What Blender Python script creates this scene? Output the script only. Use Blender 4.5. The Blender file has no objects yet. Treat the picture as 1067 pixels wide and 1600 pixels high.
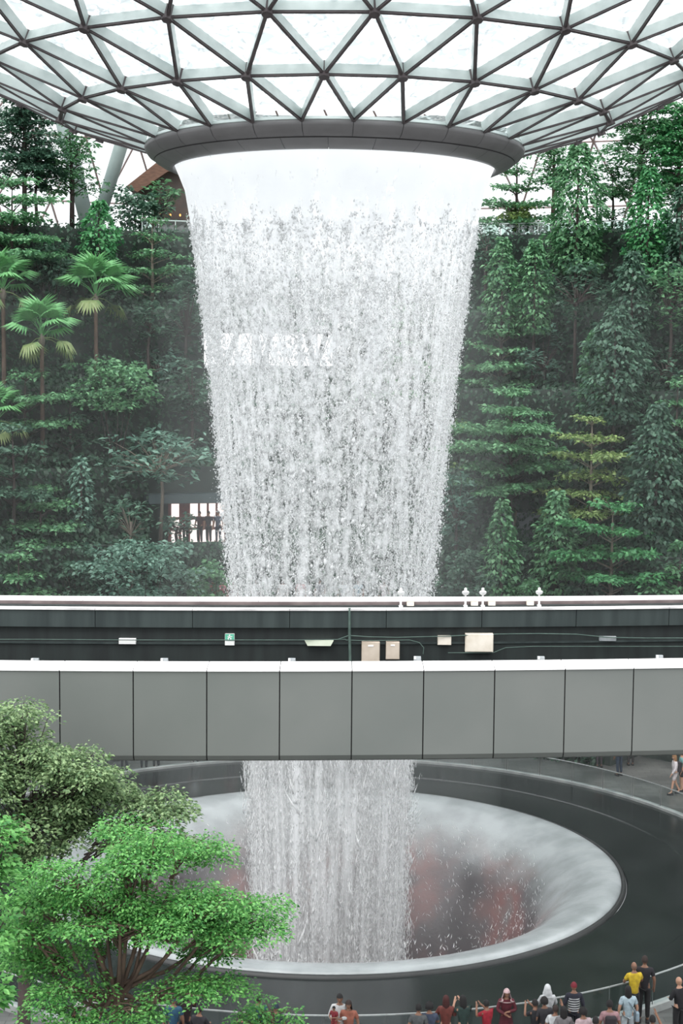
import bpy, bmesh, math, random
import numpy as np
from mathutils import Vector, Matrix, Quaternion

# ------------------------------------------------------------------ camera, world, light, exposure
scene = bpy.context.scene
COL = scene.collection
F_PX, CAM_Z, PITCH, ROLL = 2450.0, 17.0, 5.0, 0.5
cam_data = bpy.data.cameras.new('camera')
cam = bpy.data.objects.new('camera', cam_data)
COL.objects.link(cam)
cam_data.sensor_fit = 'VERTICAL'
cam_data.sensor_height = 36.0
cam_data.lens = 36.0 * F_PX / 1600.0
cam_data.clip_start, cam_data.clip_end = 0.1, 1000
CAM_ROT = Matrix.Rotation(math.radians(90 - PITCH), 3, 'X') @ Matrix.Rotation(math.radians(ROLL), 3, 'Z')
cam.matrix_world = Matrix.Translation((0, 0, CAM_Z)) @ CAM_ROT.to_4x4()
scene.camera = cam

world = bpy.data.worlds.new('overcast_sky')
scene.world = world
world.use_nodes = True
wn, wl = world.node_tree.nodes, world.node_tree.links
wn.clear()
w_out = wn.new('ShaderNodeOutputWorld')
w_bg = wn.new('ShaderNodeBackground')
w_tc = wn.new('ShaderNodeTexCoord')
w_sep = wn.new('ShaderNodeSeparateXYZ')
w_map = wn.new('ShaderNodeMapRange')          # standard overcast sky: brighter towards the zenith everywhere
w_map.inputs['From Min'].default_value = 0.0
w_map.inputs['From Max'].default_value = 1.0
w_map.inputs['To Min'].default_value = 1.0
w_map.inputs['To Max'].default_value = 2.3
wl.new(w_tc.outputs['Generated'], w_sep.inputs[0])
wl.new(w_sep.outputs['Z'], w_map.inputs['Value'])
wl.new(w_map.outputs[0], w_bg.inputs['Strength'])
w_bg.inputs['Color'].default_value = (0.95, 0.98, 1.0, 1)
wl.new(w_bg.outputs[0], w_out.inputs[0])

sun_data = bpy.data.lights.new('soft_sun', 'SUN')
sun_data.energy = 2.2
sun_data.angle = math.radians(50)
sun_data.color = (1.0, 0.98, 0.95)
sun = bpy.data.objects.new('soft_sun', sun_data)
COL.objects.link(sun)
sun.rotation_euler = (math.radians(24), math.radians(-14), 0)   # high, a little behind the viewer

vs = scene.view_settings
vs.view_transform = 'Standard'
vs.look = 'None'
vs.exposure = 0.38
vs.gamma = 1.0
vs.use_curve_mapping = False
scene.cycles.use_denoising = True
scene.cycles.max_bounces = 6
scene.cycles.diffuse_bounces = 3
scene.cycles.glossy_bounces = 3
scene.cycles.transmission_bounces = 4
scene.cycles.transparent_max_bounces = 24
scene.cycles.volume_bounces = 1

# ------------------------------------------------------------------ helpers
PI = math.pi
AX, AY = -0.33, 53.0                      # axis of the waterfall on the ground plan
rng = np.random.default_rng(7)
random.seed(7)


def ray(px, py):
    return CAM_ROT @ Vector(((px - 533.5) / F_PX, -(py - 800.0) / F_PX, -1.0))


def at_y(px, py, Y):
    d = ray(px, py)
    t = Y / d.y
    return Vector((d.x * t, Y, CAM_Z + d.z * t))


def at_z(px, py, z):
    d = ray(px, py)
    t = (z - CAM_Z) / d.z
    return Vector((d.x * t, d.y * t, z))


def at_r(px, py, r, far=True):
    """point of the pixel's sight line on the upright cylinder of radius r about the waterfall axis"""
    d = ray(px, py)
    a = d.x ** 2 + d.y ** 2
    b = 2 * (d.x * (-AX) + d.y * (-AY))
    c = AX ** 2 + AY ** 2 - r * r
    q = math.sqrt(max(b * b - 4 * a * c, 0))
    t = (-b + q) / (2 * a) if far else (-b - q) / (2 * a)
    return Vector((d.x * t, d.y * t, CAM_Z + d.z * t))


def lin(c):
    def f(v):
        v /= 255.0
        return v / 12.92 if v <= 0.04045 else ((v + 0.055) / 1.055) ** 2.4
    return (f(c[0]), f(c[1]), f(c[2]), 1.0)


MATS = {}


def mat(name, c1, c2=None, scale=4.0, rough=0.6, metal=0.0, bump=0.0, coords='Object', spec=0.5, stretch=(1, 1, 1), detail=4.0):
    if name in MATS:
        return MATS[name]
    m = bpy.data.materials.new(name)
    m.use_nodes = True
    n, l = m.node_tree.nodes, m.node_tree.links
    p = n['Principled BSDF']
    p.inputs['Roughness'].default_value = rough
    p.inputs['Metallic'].default_value = metal
    p.inputs['Specular IOR Level'].default_value = spec
    c2 = c2 or tuple(min(255, v * 1.1 + 3) for v in c1)
    tc = n.new('ShaderNodeTexCoord')
    mp = n.new('ShaderNodeMapping')
    mp.inputs['Scale'].default_value = stretch
    nz = n.new('ShaderNodeTexNoise')
    nz.inputs['Scale'].default_value = scale
    nz.inputs['Detail'].default_value = detail
    rp = n.new('ShaderNodeValToRGB')
    rp.color_ramp.elements[0].position = 0.35
    rp.color_ramp.elements[1].position = 0.65
    rp.color_ramp.elements[0].color = lin(c1)
    rp.color_ramp.elements[1].color = lin(c2)
    l.new(tc.outputs[coords], mp.inputs[0])
    l.new(mp.outputs[0], nz.inputs['Vector'])
    l.new(nz.outputs['Fac'], rp.inputs[0])
    l.new(rp.outputs[0], p.inputs['Base Color'])
    if bump:
        b = n.new('ShaderNodeBump')
        b.inputs['Strength'].default_value = bump
        b.inputs['Distance'].default_value = 0.05
        l.new(nz.outputs['Fac'], b.inputs['Height'])
        l.new(b.outputs[0], p.inputs['Normal'])
    MATS[name] = m
    return m


def leaf_mat(name, c1, c2, trans=0.3, rough=0.45):
    if name in MATS:
        return MATS[name]
    m = bpy.data.materials.new(name)
    m.use_nodes = True
    n, l = m.node_tree.nodes, m.node_tree.links
    p = n['Principled BSDF']
    out = n['Material Output']
    g = n.new('ShaderNodeNewGeometry')
    rp = n.new('ShaderNodeValToRGB')
    rp.color_ramp.elements[0].color = lin(c1)
    rp.color_ramp.elements[1].color = lin(c2)
    l.new(g.outputs['Random Per Island'], rp.inputs[0])
    l.new(rp.outputs[0], p.inputs['Base Color'])
    p.inputs['Roughness'].default_value = rough
    p.inputs['Specular IOR Level'].default_value = 0.35
    t = n.new('ShaderNodeBsdfTranslucent')
    l.new(rp.outputs[0], t.inputs['Color'])
    mx = n.new('ShaderNodeMixShader')
    mx.inputs[0].default_value = trans
    l.new(p.outputs[0], mx.inputs[1])
    l.new(t.outputs[0], mx.inputs[2])
    l.new(mx.outputs[0], out.inputs['Surface'])
    MATS[name] = m
    return m


def emit_mat(name, c, strength):
    if name in MATS:
        return MATS[name]
    m = bpy.data.materials.new(name)
    m.use_nodes = True
    n, l = m.node_tree.nodes, m.node_tree.links
    n.clear()
    o = n.new('ShaderNodeOutputMaterial')
    e = n.new('ShaderNodeEmission')
    e.inputs[0].default_value = lin(c)
    e.inputs[1].default_value = strength
    l.new(e.outputs[0], o.inputs[0])
    MATS[name] = m
    return m


def glass_mat(name, tint, alpha, rough=0.03, noise=0.0):
    """thin clear sheet: mostly lets light straight through, reflects a little"""
    if name in MATS:
        return MATS[name]
    m = bpy.data.materials.new(name)
    m.use_nodes = True
    n, l = m.node_tree.nodes, m.node_tree.links
    n.clear()
    o = n.new('ShaderNodeOutputMaterial')
    t = n.new('ShaderNodeBsdfTransparent')
    t.inputs[0].default_value = lin(tint)
    g = n.new('ShaderNodeBsdfGlossy')
    g.inputs['Roughness'].default_value = rough
    g.inputs['Color'].default_value = (0.9, 0.95, 0.95, 1)
    mx = n.new('ShaderNodeMixShader')
    mx.inputs[0].default_value = alpha
    l.new(t.outputs[0], mx.inputs[1])
    l.new(g.outputs[0], mx.inputs[2])
    l.new(mx.outputs[0], o.inputs[0])
    MATS[name] = m
    return m


class MB:
    """collects simple shapes; build() links them as ONE mesh object"""

    def __init__(self):
        self.v, self.f, self.mi = [], [], []

    def add(self, verts, faces, mi=0):
        o = len(self.v)
        self.v += [tuple(x) for x in verts]
        self.f += [tuple(i + o for i in f) for f in faces]
        self.mi += [mi] * len(faces)
        return self

    def box(self, c, s, rz=0.0, mi=0):
        cx, cy, cz = c
        x, y, z = s[0] / 2, s[1] / 2, s[2] / 2
        ca, sa = math.cos(rz), math.sin(rz)
        vs_ = []
        for dz in (-z, z):
            for dx, dy in ((-x, -y), (x, -y), (x, y), (-x, y)):
                vs_.append((cx + dx * ca - dy * sa, cy + dx * sa + dy * ca, cz + dz))
        return self.add(vs_, [(0, 3, 2, 1), (4, 5, 6, 7), (0, 1, 5, 4), (1, 2, 6, 5), (2, 3, 7, 6), (3, 0, 4, 7)], mi)

    def bevel_box(self, c, s, b, rz=0.0, mi=0):
        """box with its four upright edges and top edge chamfered"""
        cx, cy, cz = c
        x, y, z = s[0] / 2, s[1] / 2, s[2] / 2
        ca, sa = math.cos(rz), math.sin(rz)
        def ring(ix, h):
            pts = [(-x + ix, -y + b), (-x + b, -y + ix), (x - b, -y + ix), (x - ix, -y + b), (x - ix, y - b), (x - b, y - ix), (-x + b, y - ix), (-x + ix, y - b)]
            return [(cx + px * ca - py * sa, cy + px * sa + py * ca, cz + h) for px, py in pts]
        vs_ = ring(0, -z) + ring(0, z - b) + ring(b * .7, z)
        fs = [tuple(range(7, -1, -1)), tuple(range(16, 24))]
        for k in range(2):
            for i in range(8):
                fs.append((k * 8 + i, k * 8 + (i + 1) % 8, k * 8 + 8 + (i + 1) % 8, k * 8 + 8 + i))
        return self.add(vs_, fs, mi)

    def beam(self, a, b, nrm, width, depth, flange=True):
        """straight bar from a to b hanging below the surface with normal nrm; slot 1 on its under side"""
        a, b, nrm = Vector(a), Vector(b), Vector(nrm).normalized()
        t = (b - a).normalized()
        s = t.cross(nrm).normalized() * (width / 2)
        d = -nrm * depth
        vs_ = [a - s, a + s, b + s, b - s, a - s + d, a + s + d, b + s + d, b - s + d]
        self.add(vs_, [(0, 1, 2, 3), (0, 4, 5, 1), (1, 5, 6, 2), (2, 6, 7, 3), (3, 7, 4, 0)], 0)
        o = len(self.v)
        s2 = s * 0.72
        e = -nrm * 0.05
        self.add([a - s2 + d, a + s2 + d, b + s2 + d, b - s2 + d, a - s2 + d + e, a + s2 + d + e, b + s2 + d + e, b - s2 + d + e],
                 [(0, 1, 2, 3), (7, 6, 5, 4), (0, 4, 5, 1), (1, 5, 6, 2), (2, 6, 7, 3), (3, 7, 4, 0)], 1)
        return self

    def tube(self, pts, radii, n=8, mi=0, caps=True):
        pts = [Vector(p) for p in pts]
        if not hasattr(radii, '__len__'):
            radii = [radii] * len(pts)
        o = len(self.v)
        prev = None
        for i, p in enumerate(pts):
            t = (pts[min(i + 1, len(pts) - 1)] - pts[max(i - 1, 0)]).normalized()
            ref = prev if prev is not None else (Vector((0, 0, 1)) if abs(t.z) < 0.9 else Vector((1, 0, 0)))
            u = (ref - t * ref.dot(t)).normalized()
            prev = u
            w = t.cross(u)
            for k in range(n):
                a = 2 * PI * k / n
                self.v.append(tuple(p + (u * math.cos(a) + w * math.sin(a)) * radii[i]))
        for i in range(len(pts) - 1):
            for k in range(n):
                self.f.append((o + i * n + k, o + i * n + (k + 1) % n, o + (i + 1) * n + (k + 1) % n, o + (i + 1) * n + k))
                self.mi.append(mi)
        if caps:
            self.f.append(tuple(o + k for k in range(n - 1, -1, -1)))
            self.f.append(tuple(o + (len(pts) - 1) * n + k for k in range(n)))
            self.mi += [mi, mi]
        return self

    def lathe(self, prof, n=64, c=(0, 0), a0=0.0, a1=2 * PI, mi=0):
        full = abs((a1 - a0) - 2 * PI) < 1e-6
        cols = n if full else n + 1
        o = len(self.v)
        for i in range(cols):
            a = a0 + (a1 - a0) * i / n
            for r, z in prof:
                self.v.append((c[0] + r * math.cos(a), c[1] + r * math.sin(a), z))
        m = len(prof)
        for i in range(n):
            j = (i + 1) % cols
            for k in range(m - 1):
                self.f.append((o + i * m + k, o + j * m + k, o + j * m + k + 1, o + i * m + k + 1))
                self.mi.append(mi)
        return self

    def mesh(self, name):
        me = bpy.data.meshes.new(name)
        me.from_pydata(self.v, [], self.f)
        if any(self.mi):
            me.polygons.foreach_set('material_index', self.mi)
        me.update()
        return me

    def build(self, name, mats, parent=None, smooth=False):
        me = self.mesh(name)
        if smooth:
            me.polygons.foreach_set('use_smooth', [True] * len(me.polygons))
        return link(name, me, mats, parent)


def link(name, me, mats, parent=None, loc=None):
    o = bpy.data.objects.new(name, me)
    COL.objects.link(o)
    if mats is not None and len(me.materials) == 0:
        for m in (mats if isinstance(mats, (list, tuple)) else [mats]):
            me.materials.append(m)
    if parent is not None:
        o.parent = parent
        if parent.location.length > 0 and loc is None:
            o.location = -parent.location if not parent.get('_local') else (0, 0, 0)
    if loc is not None:
        o.location = loc
    return o


def empty(name, loc=(0, 0, 0), local=True, rz=0.0):
    """root of a thing; local roots take part meshes in the root's own space"""
    o = bpy.data.objects.new(name, None)
    COL.objects.link(o)
    o.location = loc
    o.rotation_euler = (0, 0, rz)
    if local:
        o['_local'] = 1
    return o


def tag(o, label=None, cat=None, group=None, kind=None):
    if label:
        o['label'] = label
    if cat:
        o['category'] = cat
    if group:
        o['group'] = group
    if kind:
        o['kind'] = kind
    return o


def arr_mesh(name, V, F):
    """fast mesh from numpy arrays; F is (n, k)"""
    me = bpy.data.meshes.new(name)
    V = np.ascontiguousarray(V, dtype=np.float32)
    F = np.ascontiguousarray(F, dtype=np.int32)
    k = F.shape[1]
    me.vertices.add(len(V))
    me.vertices.foreach_set('co', V.ravel())
    me.loops.add(F.size)
    me.loops.foreach_set('vertex_index', F.ravel())
    me.polygons.add(len(F))
    me.polygons.foreach_set('loop_start', np.arange(0, F.size, k, dtype=np.int32))
    me.update(calc_edges=True)
    return me


def norm(a):
    return a / (np.linalg.norm(a, axis=-1, keepdims=True) + 1e-9)


def leaves(P, D, N, L, W, fold=0.18):
    """one folded rhombus per leaf: base point P, axis D, face normal N"""
    D = norm(D)
    S = norm(np.cross(D, N))
    U = np.cross(S, D)
    L = np.asarray(L).reshape(-1, 1)
    W = np.asarray(W).reshape(-1, 1)
    V = np.stack([P, P + D * L * .5 + S * W * .5 + U * W * fold, P + D * L - U * L * .12, P + D * L * .5 - S * W * .5 + U * W * fold], axis=1).reshape(-1, 3)
    return V


def leaf_faces(n):
    return np.arange(4 * n, dtype=np.int32).reshape(-1, 4)


# ------------------------------------------------------------------ materials
M_white_steel = mat('white_painted_steel', (176, 186, 184), (190, 199, 197), 2.0, 0.4)
M_dark_edge = mat('dark_gasket', (70, 62, 64), (84, 76, 77), 3.0, 0.6)
M_ring = mat('grey_ring_cladding', (104, 102, 103), (112, 110, 111), 1.2, 0.45)
M_ring_dark = mat('dark_ring_groove', (62, 60, 62), (70, 68, 70), 1.2, 0.6)
M_panel = mat('grey_aluminium_panel', (104, 108, 105), (111, 114, 111), 0.5, 0.42, 0.1)
M_coping = mat('white_coping', (232, 230, 230), (242, 240, 240), 2.5, 0.5)
M_joint = mat('black_joint', (30, 30, 30), (38, 38, 38), 2.0, 0.8)
M_trough = mat('dark_green_black_wall', (34, 44, 44), (52, 62, 61), 1.2, 0.55, stretch=(3, 3, .35))
M_trough2 = mat('black_wall', (22, 28, 28), (34, 42, 41), 1.5, 0.6, stretch=(3, 3, .35))
M_ledge = mat('weathered_white_ledge', (188, 186, 186), (236, 233, 232), 1.6, 0.6, stretch=(1, 1, 1))
M_beige = mat('beige_enclosure', (178, 164, 148), (196, 184, 170), 3.0, 0.5)
M_cream = mat('cream_enclosure', (206, 196, 180), (226, 218, 206), 3.0, 0.5)
M_greybox = mat('grey_fitting', (132, 138, 142), (156, 160, 162), 6.0, 0.5)
M_cable = mat('grey_green_cable', (66, 84, 78), (84, 102, 95), 5.0, 0.5)
M_bark = mat('bark_brown', (66, 52, 45), (98, 80, 68), 5.0, 0.85, bump=.4, stretch=(1, 1, .3))
M_bark_grey = mat('bark_grey', (92, 84, 76), (128, 118, 106), 5.0, 0.85, bump=.4, stretch=(1, 1, .3))
M_bark_dark = mat('bark_dark', (48, 40, 38), (66, 55, 52), 5.0, 0.85, bump=.4)
M_steel = mat('brushed_rail_steel', (198, 202, 202), (216, 219, 219), 8.0, 0.3, 0.7)
M_column = mat('grey_green_column_paint', (126, 142, 140), (140, 154, 151), 1.0, 0.5)
M_concrete = mat('dark_terrace_concrete', (36, 46, 42), (58, 68, 62), 0.8, 0.9, bump=.2)
M_soil = mat('planting_soil', (38, 42, 34), (60, 64, 48), 2.5, 0.95, bump=.3)

LG = {
    'mid': leaf_mat('leaf_mid', (56, 104, 72), (118, 166, 120)),
    'dark': leaf_mat('leaf_dark', (46, 78, 64), (92, 126, 104)),
    'bright': leaf_mat('leaf_bright', (48, 112, 70), (100, 164, 108)),
    'yellow': leaf_mat('leaf_yellow', (92, 122, 70), (146, 168, 104)),
    'teal': leaf_mat('leaf_teal', (60, 98, 84), (126, 162, 144)),
    'lush': leaf_mat('leaf_lush', (52, 116, 56), (126, 186, 104), 0.35),
    'olive': leaf_mat('leaf_olive', (78, 108, 72), (150, 174, 126), 0.3),
    'shade': leaf_mat('leaf_understorey', (34, 58, 46), (66, 98, 76)),
    'palm': leaf_mat('leaf_palm', (58, 118, 72), (110, 168, 108)),
    'palm_old': leaf_mat('leaf_palm_old', (92, 128, 76), (140, 154, 104)),
}

# ------------------------------------------------------------------ ground, basin, terraces
TERR = [(15.6, 0.0), (19.0, 2.5), (21.5, 5.5), (23.5, 8.5), (26.5, 12.0), (29.0, 16.0), (31.5, 20.0), (34.5, 24.3)]
TEND = 64.0


def terr_z(x, y):
    r = math.hypot(x - AX, y - AY)
    z = 0.0
    if y > AY:
        for rr, zz in TERR[1:]:
            if r >= rr:
                z = zz
    return z


def floor_material():
    m = mat('wet_grey_pavers', (70, 72, 71), (116, 116, 113), 0.35, 0.3, bump=0.0)  # base colour lowered to hold the shade of bridge and trees
    n, l = m.node_tree.nodes, m.node_tree.links
    p = n['Principled BSDF']
    src = p.inputs['Base Color'].links[0].from_socket
    br = n.new('ShaderNodeTexBrick')
    br.inputs['Scale'].default_value = 1.0
    br.inputs['Mortar Size'].default_value = 0.012
    br.inputs['Brick Width'].default_value = 0.6
    br.inputs['Row Height'].default_value = 0.3
    br.inputs['Color1'].default_value = (1, 1, 1, 1)
    br.inputs['Color2'].default_value = (.72, .72, .72, 1)
    br.inputs['Mortar'].default_value = (.4, .4, .4, 1)
    tc = n.new('ShaderNodeTexCoord')
    l.new(tc.outputs['Object'], br.inputs['Vector'])
    mu = n.new('ShaderNodeMixRGB')
    mu.blend_type = 'MULTIPLY'
    mu.inputs[0].default_value = 1.0
    l.new(src, mu.inputs[1])
    l.new(br.outputs['Color'], mu.inputs[2])
    l.new(mu.outputs[0], p.inputs['Base Color'])
    return m


b = MB()
b.lathe([(15.05, 0.0), (90, 0.0), (90, -0.4), (15.05, -0.4)], 96, (AX, AY))
tag(b.build('floor', floor_material()), 'grey wet paved floor around the round pool', kind='structure')

# dark shallow pool surround
M_pool = mat('black_wet_stone', (24, 28, 28), (33, 37, 37), 0.5, 0.18, spec=.35)
b = MB()
b.lathe([(10.12, -0.06), (10.18, 0.03), (12.55, 0.05), (12.6, 0.085), (14.87, 0.11)], 160, (AX, AY))
b.lathe([(14.87, 0.11), (14.9, -0.3)], 160, (AX, AY))
pool = b.build('pool_surround', M_pool, smooth=False)
tag(pool, 'black wet stone ring surrounding the funnel basin', kind='structure')
b = MB()
b.lathe([(14.84, 0.10), (14.84, 0.2), (15.1, 0.2), (15.1, 0.0)], 160, (AX, AY))
tag(b.build('curb', mat('pale_curb', (120, 124, 123), (150, 152, 150), 2.0, 0.5)), 'pale stone curb round the edge of the black pool', kind='structure')

# funnel basin
def basin_material():
    """acrylic under running white water; sky reflection painted pale above, dark below"""
    m = bpy.data.materials.new('wet_acrylic_funnel')
    m.use_nodes = True
    n, l = m.node_tree.nodes, m.node_tree.links
    p = n['Principled BSDF']
    p.inputs['Roughness'].default_value = 0.25
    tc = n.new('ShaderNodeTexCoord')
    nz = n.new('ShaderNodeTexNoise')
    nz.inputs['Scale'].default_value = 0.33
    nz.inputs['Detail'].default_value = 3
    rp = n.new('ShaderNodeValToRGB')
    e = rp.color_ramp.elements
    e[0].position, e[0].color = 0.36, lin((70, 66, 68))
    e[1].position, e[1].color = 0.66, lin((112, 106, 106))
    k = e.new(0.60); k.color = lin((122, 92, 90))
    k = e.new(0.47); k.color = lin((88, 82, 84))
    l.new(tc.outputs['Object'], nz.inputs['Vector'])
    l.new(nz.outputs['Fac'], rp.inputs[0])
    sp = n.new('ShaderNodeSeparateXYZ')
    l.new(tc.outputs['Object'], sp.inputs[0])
    # noise that frays the lower edge of the painted reflection
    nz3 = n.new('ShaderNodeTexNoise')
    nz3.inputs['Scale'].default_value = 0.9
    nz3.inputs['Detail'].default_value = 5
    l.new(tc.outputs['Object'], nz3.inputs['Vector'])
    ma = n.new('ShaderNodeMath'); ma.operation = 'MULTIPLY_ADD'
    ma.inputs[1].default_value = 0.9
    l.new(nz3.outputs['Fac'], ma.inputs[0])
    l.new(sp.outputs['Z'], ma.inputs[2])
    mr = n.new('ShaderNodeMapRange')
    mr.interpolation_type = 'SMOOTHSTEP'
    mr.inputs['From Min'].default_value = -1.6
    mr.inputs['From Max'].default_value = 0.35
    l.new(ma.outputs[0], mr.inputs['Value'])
    sky_sheen_film = n.new('ShaderNodeValToRGB')
    sky_sheen_film.color_ramp.elements[0].color = lin((130, 135, 136))
    sky_sheen_film.color_ramp.elements[1].color = lin((150, 155, 156))
    sky_sheen_film.color_ramp.elements[0].position, sky_sheen_film.color_ramp.elements[1].position = .35, .62
    l.new(nz3.outputs['Fac'], sky_sheen_film.inputs[0])
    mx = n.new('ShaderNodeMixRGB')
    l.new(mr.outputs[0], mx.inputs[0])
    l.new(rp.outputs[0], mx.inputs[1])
    l.new(sky_sheen_film.outputs[0], mx.inputs[2])
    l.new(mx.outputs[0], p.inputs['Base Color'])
    nz2 = n.new('ShaderNodeTexNoise')
    nz2.inputs['Scale'].default_value = 5.0
    nz2.inputs['Detail'].default_value = 5
    bp = n.new('ShaderNodeBump')
    bp.inputs['Strength'].default_value = 0.25
    bp.inputs['Distance'].default_value = 0.05
    l.new(tc.outputs['Object'], nz2.inputs['Vector'])
    l.new(nz2.outputs['Fac'], bp.inputs['Height'])
    l.new(bp.outputs[0], p.inputs['Normal'])
    return m


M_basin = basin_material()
basin = tag(empty('funnel_basin', (AX, AY, 0)), 'round pale funnel basin swallowing the waterfall in the black pool', 'basin')
b = MB()
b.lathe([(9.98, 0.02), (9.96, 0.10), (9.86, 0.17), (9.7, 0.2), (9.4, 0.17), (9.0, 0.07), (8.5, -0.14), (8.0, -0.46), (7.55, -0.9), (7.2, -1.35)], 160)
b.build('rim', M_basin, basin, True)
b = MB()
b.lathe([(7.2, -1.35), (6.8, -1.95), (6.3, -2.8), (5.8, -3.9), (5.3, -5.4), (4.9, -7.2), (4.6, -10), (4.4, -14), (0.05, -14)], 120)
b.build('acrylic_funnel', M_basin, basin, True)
b = MB()
b.lathe([(9.97, 0.0), (10.0, 0.11), (10.1, 0.11), (10.14, -0.02)], 160)
b.build('rubber_seal', mat('black_seal', (22, 24, 24), (30, 32, 32), 3.0, 0.5), basin, True)

# stepped garden terraces
A0, A1 = math.radians(12), math.radians(168)
A_START = {1: math.radians(50), 2: math.radians(44)}      # paving runs on behind the pool at the right
for i in range(1, len(TERR)):
    r0, z0 = TERR[i]
    r1 = TERR[i + 1][0] if i + 1 < len(TERR) else TEND
    zl = TERR[i - 1][1]
    root = tag(empty('garden_terrace', (AX, AY, 0)), ['lowest planted terrace behind the pool', 'second planted terrace up from the pool', 'third planted terrace with the lit cafe front', 'fourth planted terrace up behind the waterfall', 'fifth planted terrace up behind the waterfall', 'sixth planted terrace with the bright truss window', 'top planted terrace with glass railings under the dome'][i - 1], kind='structure')
    b = MB()
    a_s = A_START.get(i, A0)
    b.lathe([(r0, -0.2), (r0, z0 + .35), (r0 + .25, z0 + .35), (r0 + .25, z0)], 60, a0=a_s, a1=A1)
    b.add([((r0 + q) * math.cos(a_s), (r0 + q) * math.sin(a_s), h) for q, h in ((0, -.2), (r1 - r0, -.2), (r1 - r0, z0), (.25, z0), (.25, z0 + .35), (0, z0 + .35))], [(0, 1, 2, 3, 4, 5)])
    b.build('retaining_wall', M_concrete, root)
    b = MB()
    b.lathe([(r0 + .25, z0), (r1 + .02, z0)], 60, a0=a_s, a1=A1)
    b.build('planting_bed', M_soil, root)

# ------------------------------------------------------------------ glass roof funnel and oculus ring
NN = 26
DA = 2 * PI / NN
PH = -PI / 2 + math.radians(-1.6)             # a node of the second hoop almost faces the viewer
RINGS = [(6.2, 24.72), (8.9, 25.52), (11.37, 26.65), (13.9, 27.75), (16.6, 28.75)]


def node(k, i):
    r, z = RINGS[k]
    a = PH + i * DA + (0.5 * DA if k % 2 == 0 else 0.0)
    return Vector((AX + r * math.cos(a), AY + r * math.sin(a), z)), a


def surf_n(p, k):
    """upward unit normal of the funnel at hoop k"""
    k0, k1 = max(k - 1, 0), min(k + 1, len(RINGS) - 1)
    dr, dz = RINGS[k1][0] - RINGS[k0][0], RINGS[k1][1] - RINGS[k0][1]
    a = math.atan2(p.y - AY, p.x - AX)
    return Vector((-dz * math.cos(a), -dz * math.sin(a), dr)).normalized()


def pane_material(name, water):
    m = bpy.data.materials.new(name)
    m.use_nodes = True
    n, l = m.node_tree.nodes, m.node_tree.links
    n.clear()
    o = n.new('ShaderNodeOutputMaterial')
    tr = n.new('ShaderNodeBsdfTransparent')
    tl = n.new('ShaderNodeBsdfTranslucent')
    gl = n.new('ShaderNodeBsdfGlossy')
    gl.inputs['Roughness'].default_value = 0.1
    tc = n.new('ShaderNodeTexCoord')
    nz = n.new('ShaderNodeTexNoise')
    nz.inputs['Scale'].default_value = 2.6
    nz.inputs['Detail'].default_value = 5
    nz.inputs['Distortion'].default_value = 1.4
    rp = n.new('ShaderNodeValToRGB')
    e = rp.color_ramp.elements
    e[0].position, e[0].color = 0.40, (.40, .44, .45, 1)
    e[1].position, e[1].color = 0.58, (.86, .88, .88, 1)
    l.new(tc.outputs['Object'], nz.inputs['Vector'])
    l.new(nz.outputs['Fac'], rp.inputs[0])
    l.new(rp.outputs[0], tl.inputs['Color'])
    l.new(rp.outputs[0], tr.inputs['Color'])
    m1 = n.new('ShaderNodeMixShader')
    m1.inputs[0].default_value = 0.68 if water else 0.06
    l.new(tr.outputs[0], m1.inputs[1])
    l.new(tl.outputs[0], m1.inputs[2])
    m2 = n.new('ShaderNodeMixShader')
    m2.inputs[0].default_value = 0.05
    l.new(m1.outputs[0], m2.inputs[1])
    l.new(gl.outputs[0], m2.inputs[2])
    l.new(m2.outputs[0], o.inputs[0])
    return m


M_pane = pane_material('water_covered_glass', True)
ceil = tag(empty('ceiling', (AX, AY, 0), local=False), 'funnel shaped glass roof of white triangular steel grid', kind='structure')
ceil.location = (0, 0, 0)


def roof_bar(pa, pb, na, w, d, name='beam'):
    MB().beam(pa, pb, na, w, d).build(name, [M_white_steel, M_dark_edge], ceil)


def near_ok(a, k):
    return k < 2 or math.sin(a) < 0.35


for k in range(len(RINGS)):
    for i in range(NN):
        p, a = node(k, i)
        if not near_ok(a, k - 1 if k == 2 else k):
            continue
        n_ = surf_n(p, k)
        q, a2 = node(k, i + 1)
        if k > 0:
            roof_bar(p, q, n_, .11, .30)
        if k + 1 < len(RINGS):
            off = 0 if k % 2 == 1 else 1
            j0, j1 = (i - 1, i) if k % 2 == 1 else (i, i + 1)
            u0, _ = node(k + 1, j0)
            u1, _ = node(k + 1, j1)
            roof_bar(p, u0, (n_ + surf_n(u0, k + 1)).normalized(), .11, .30)
            roof_bar(p, u1, (n_ + surf_n(u1, k + 1)).normalized(), .11, .30)
            lift = n_ * .02
            MB().add([p + lift, u0 + lift, u1 + lift], [(0, 1, 2)]).build('pane', M_pane, ceil)
            MB().add([p + lift, u1 + lift, q + lift], [(0, 1, 2)]).build('pane', M_pane, ceil)
        if k > 0:
            MB().tube([p + n_ * .05, p - n_ * .42], .15, 8).build('node_joint', M_dark_edge, ceil)

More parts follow.
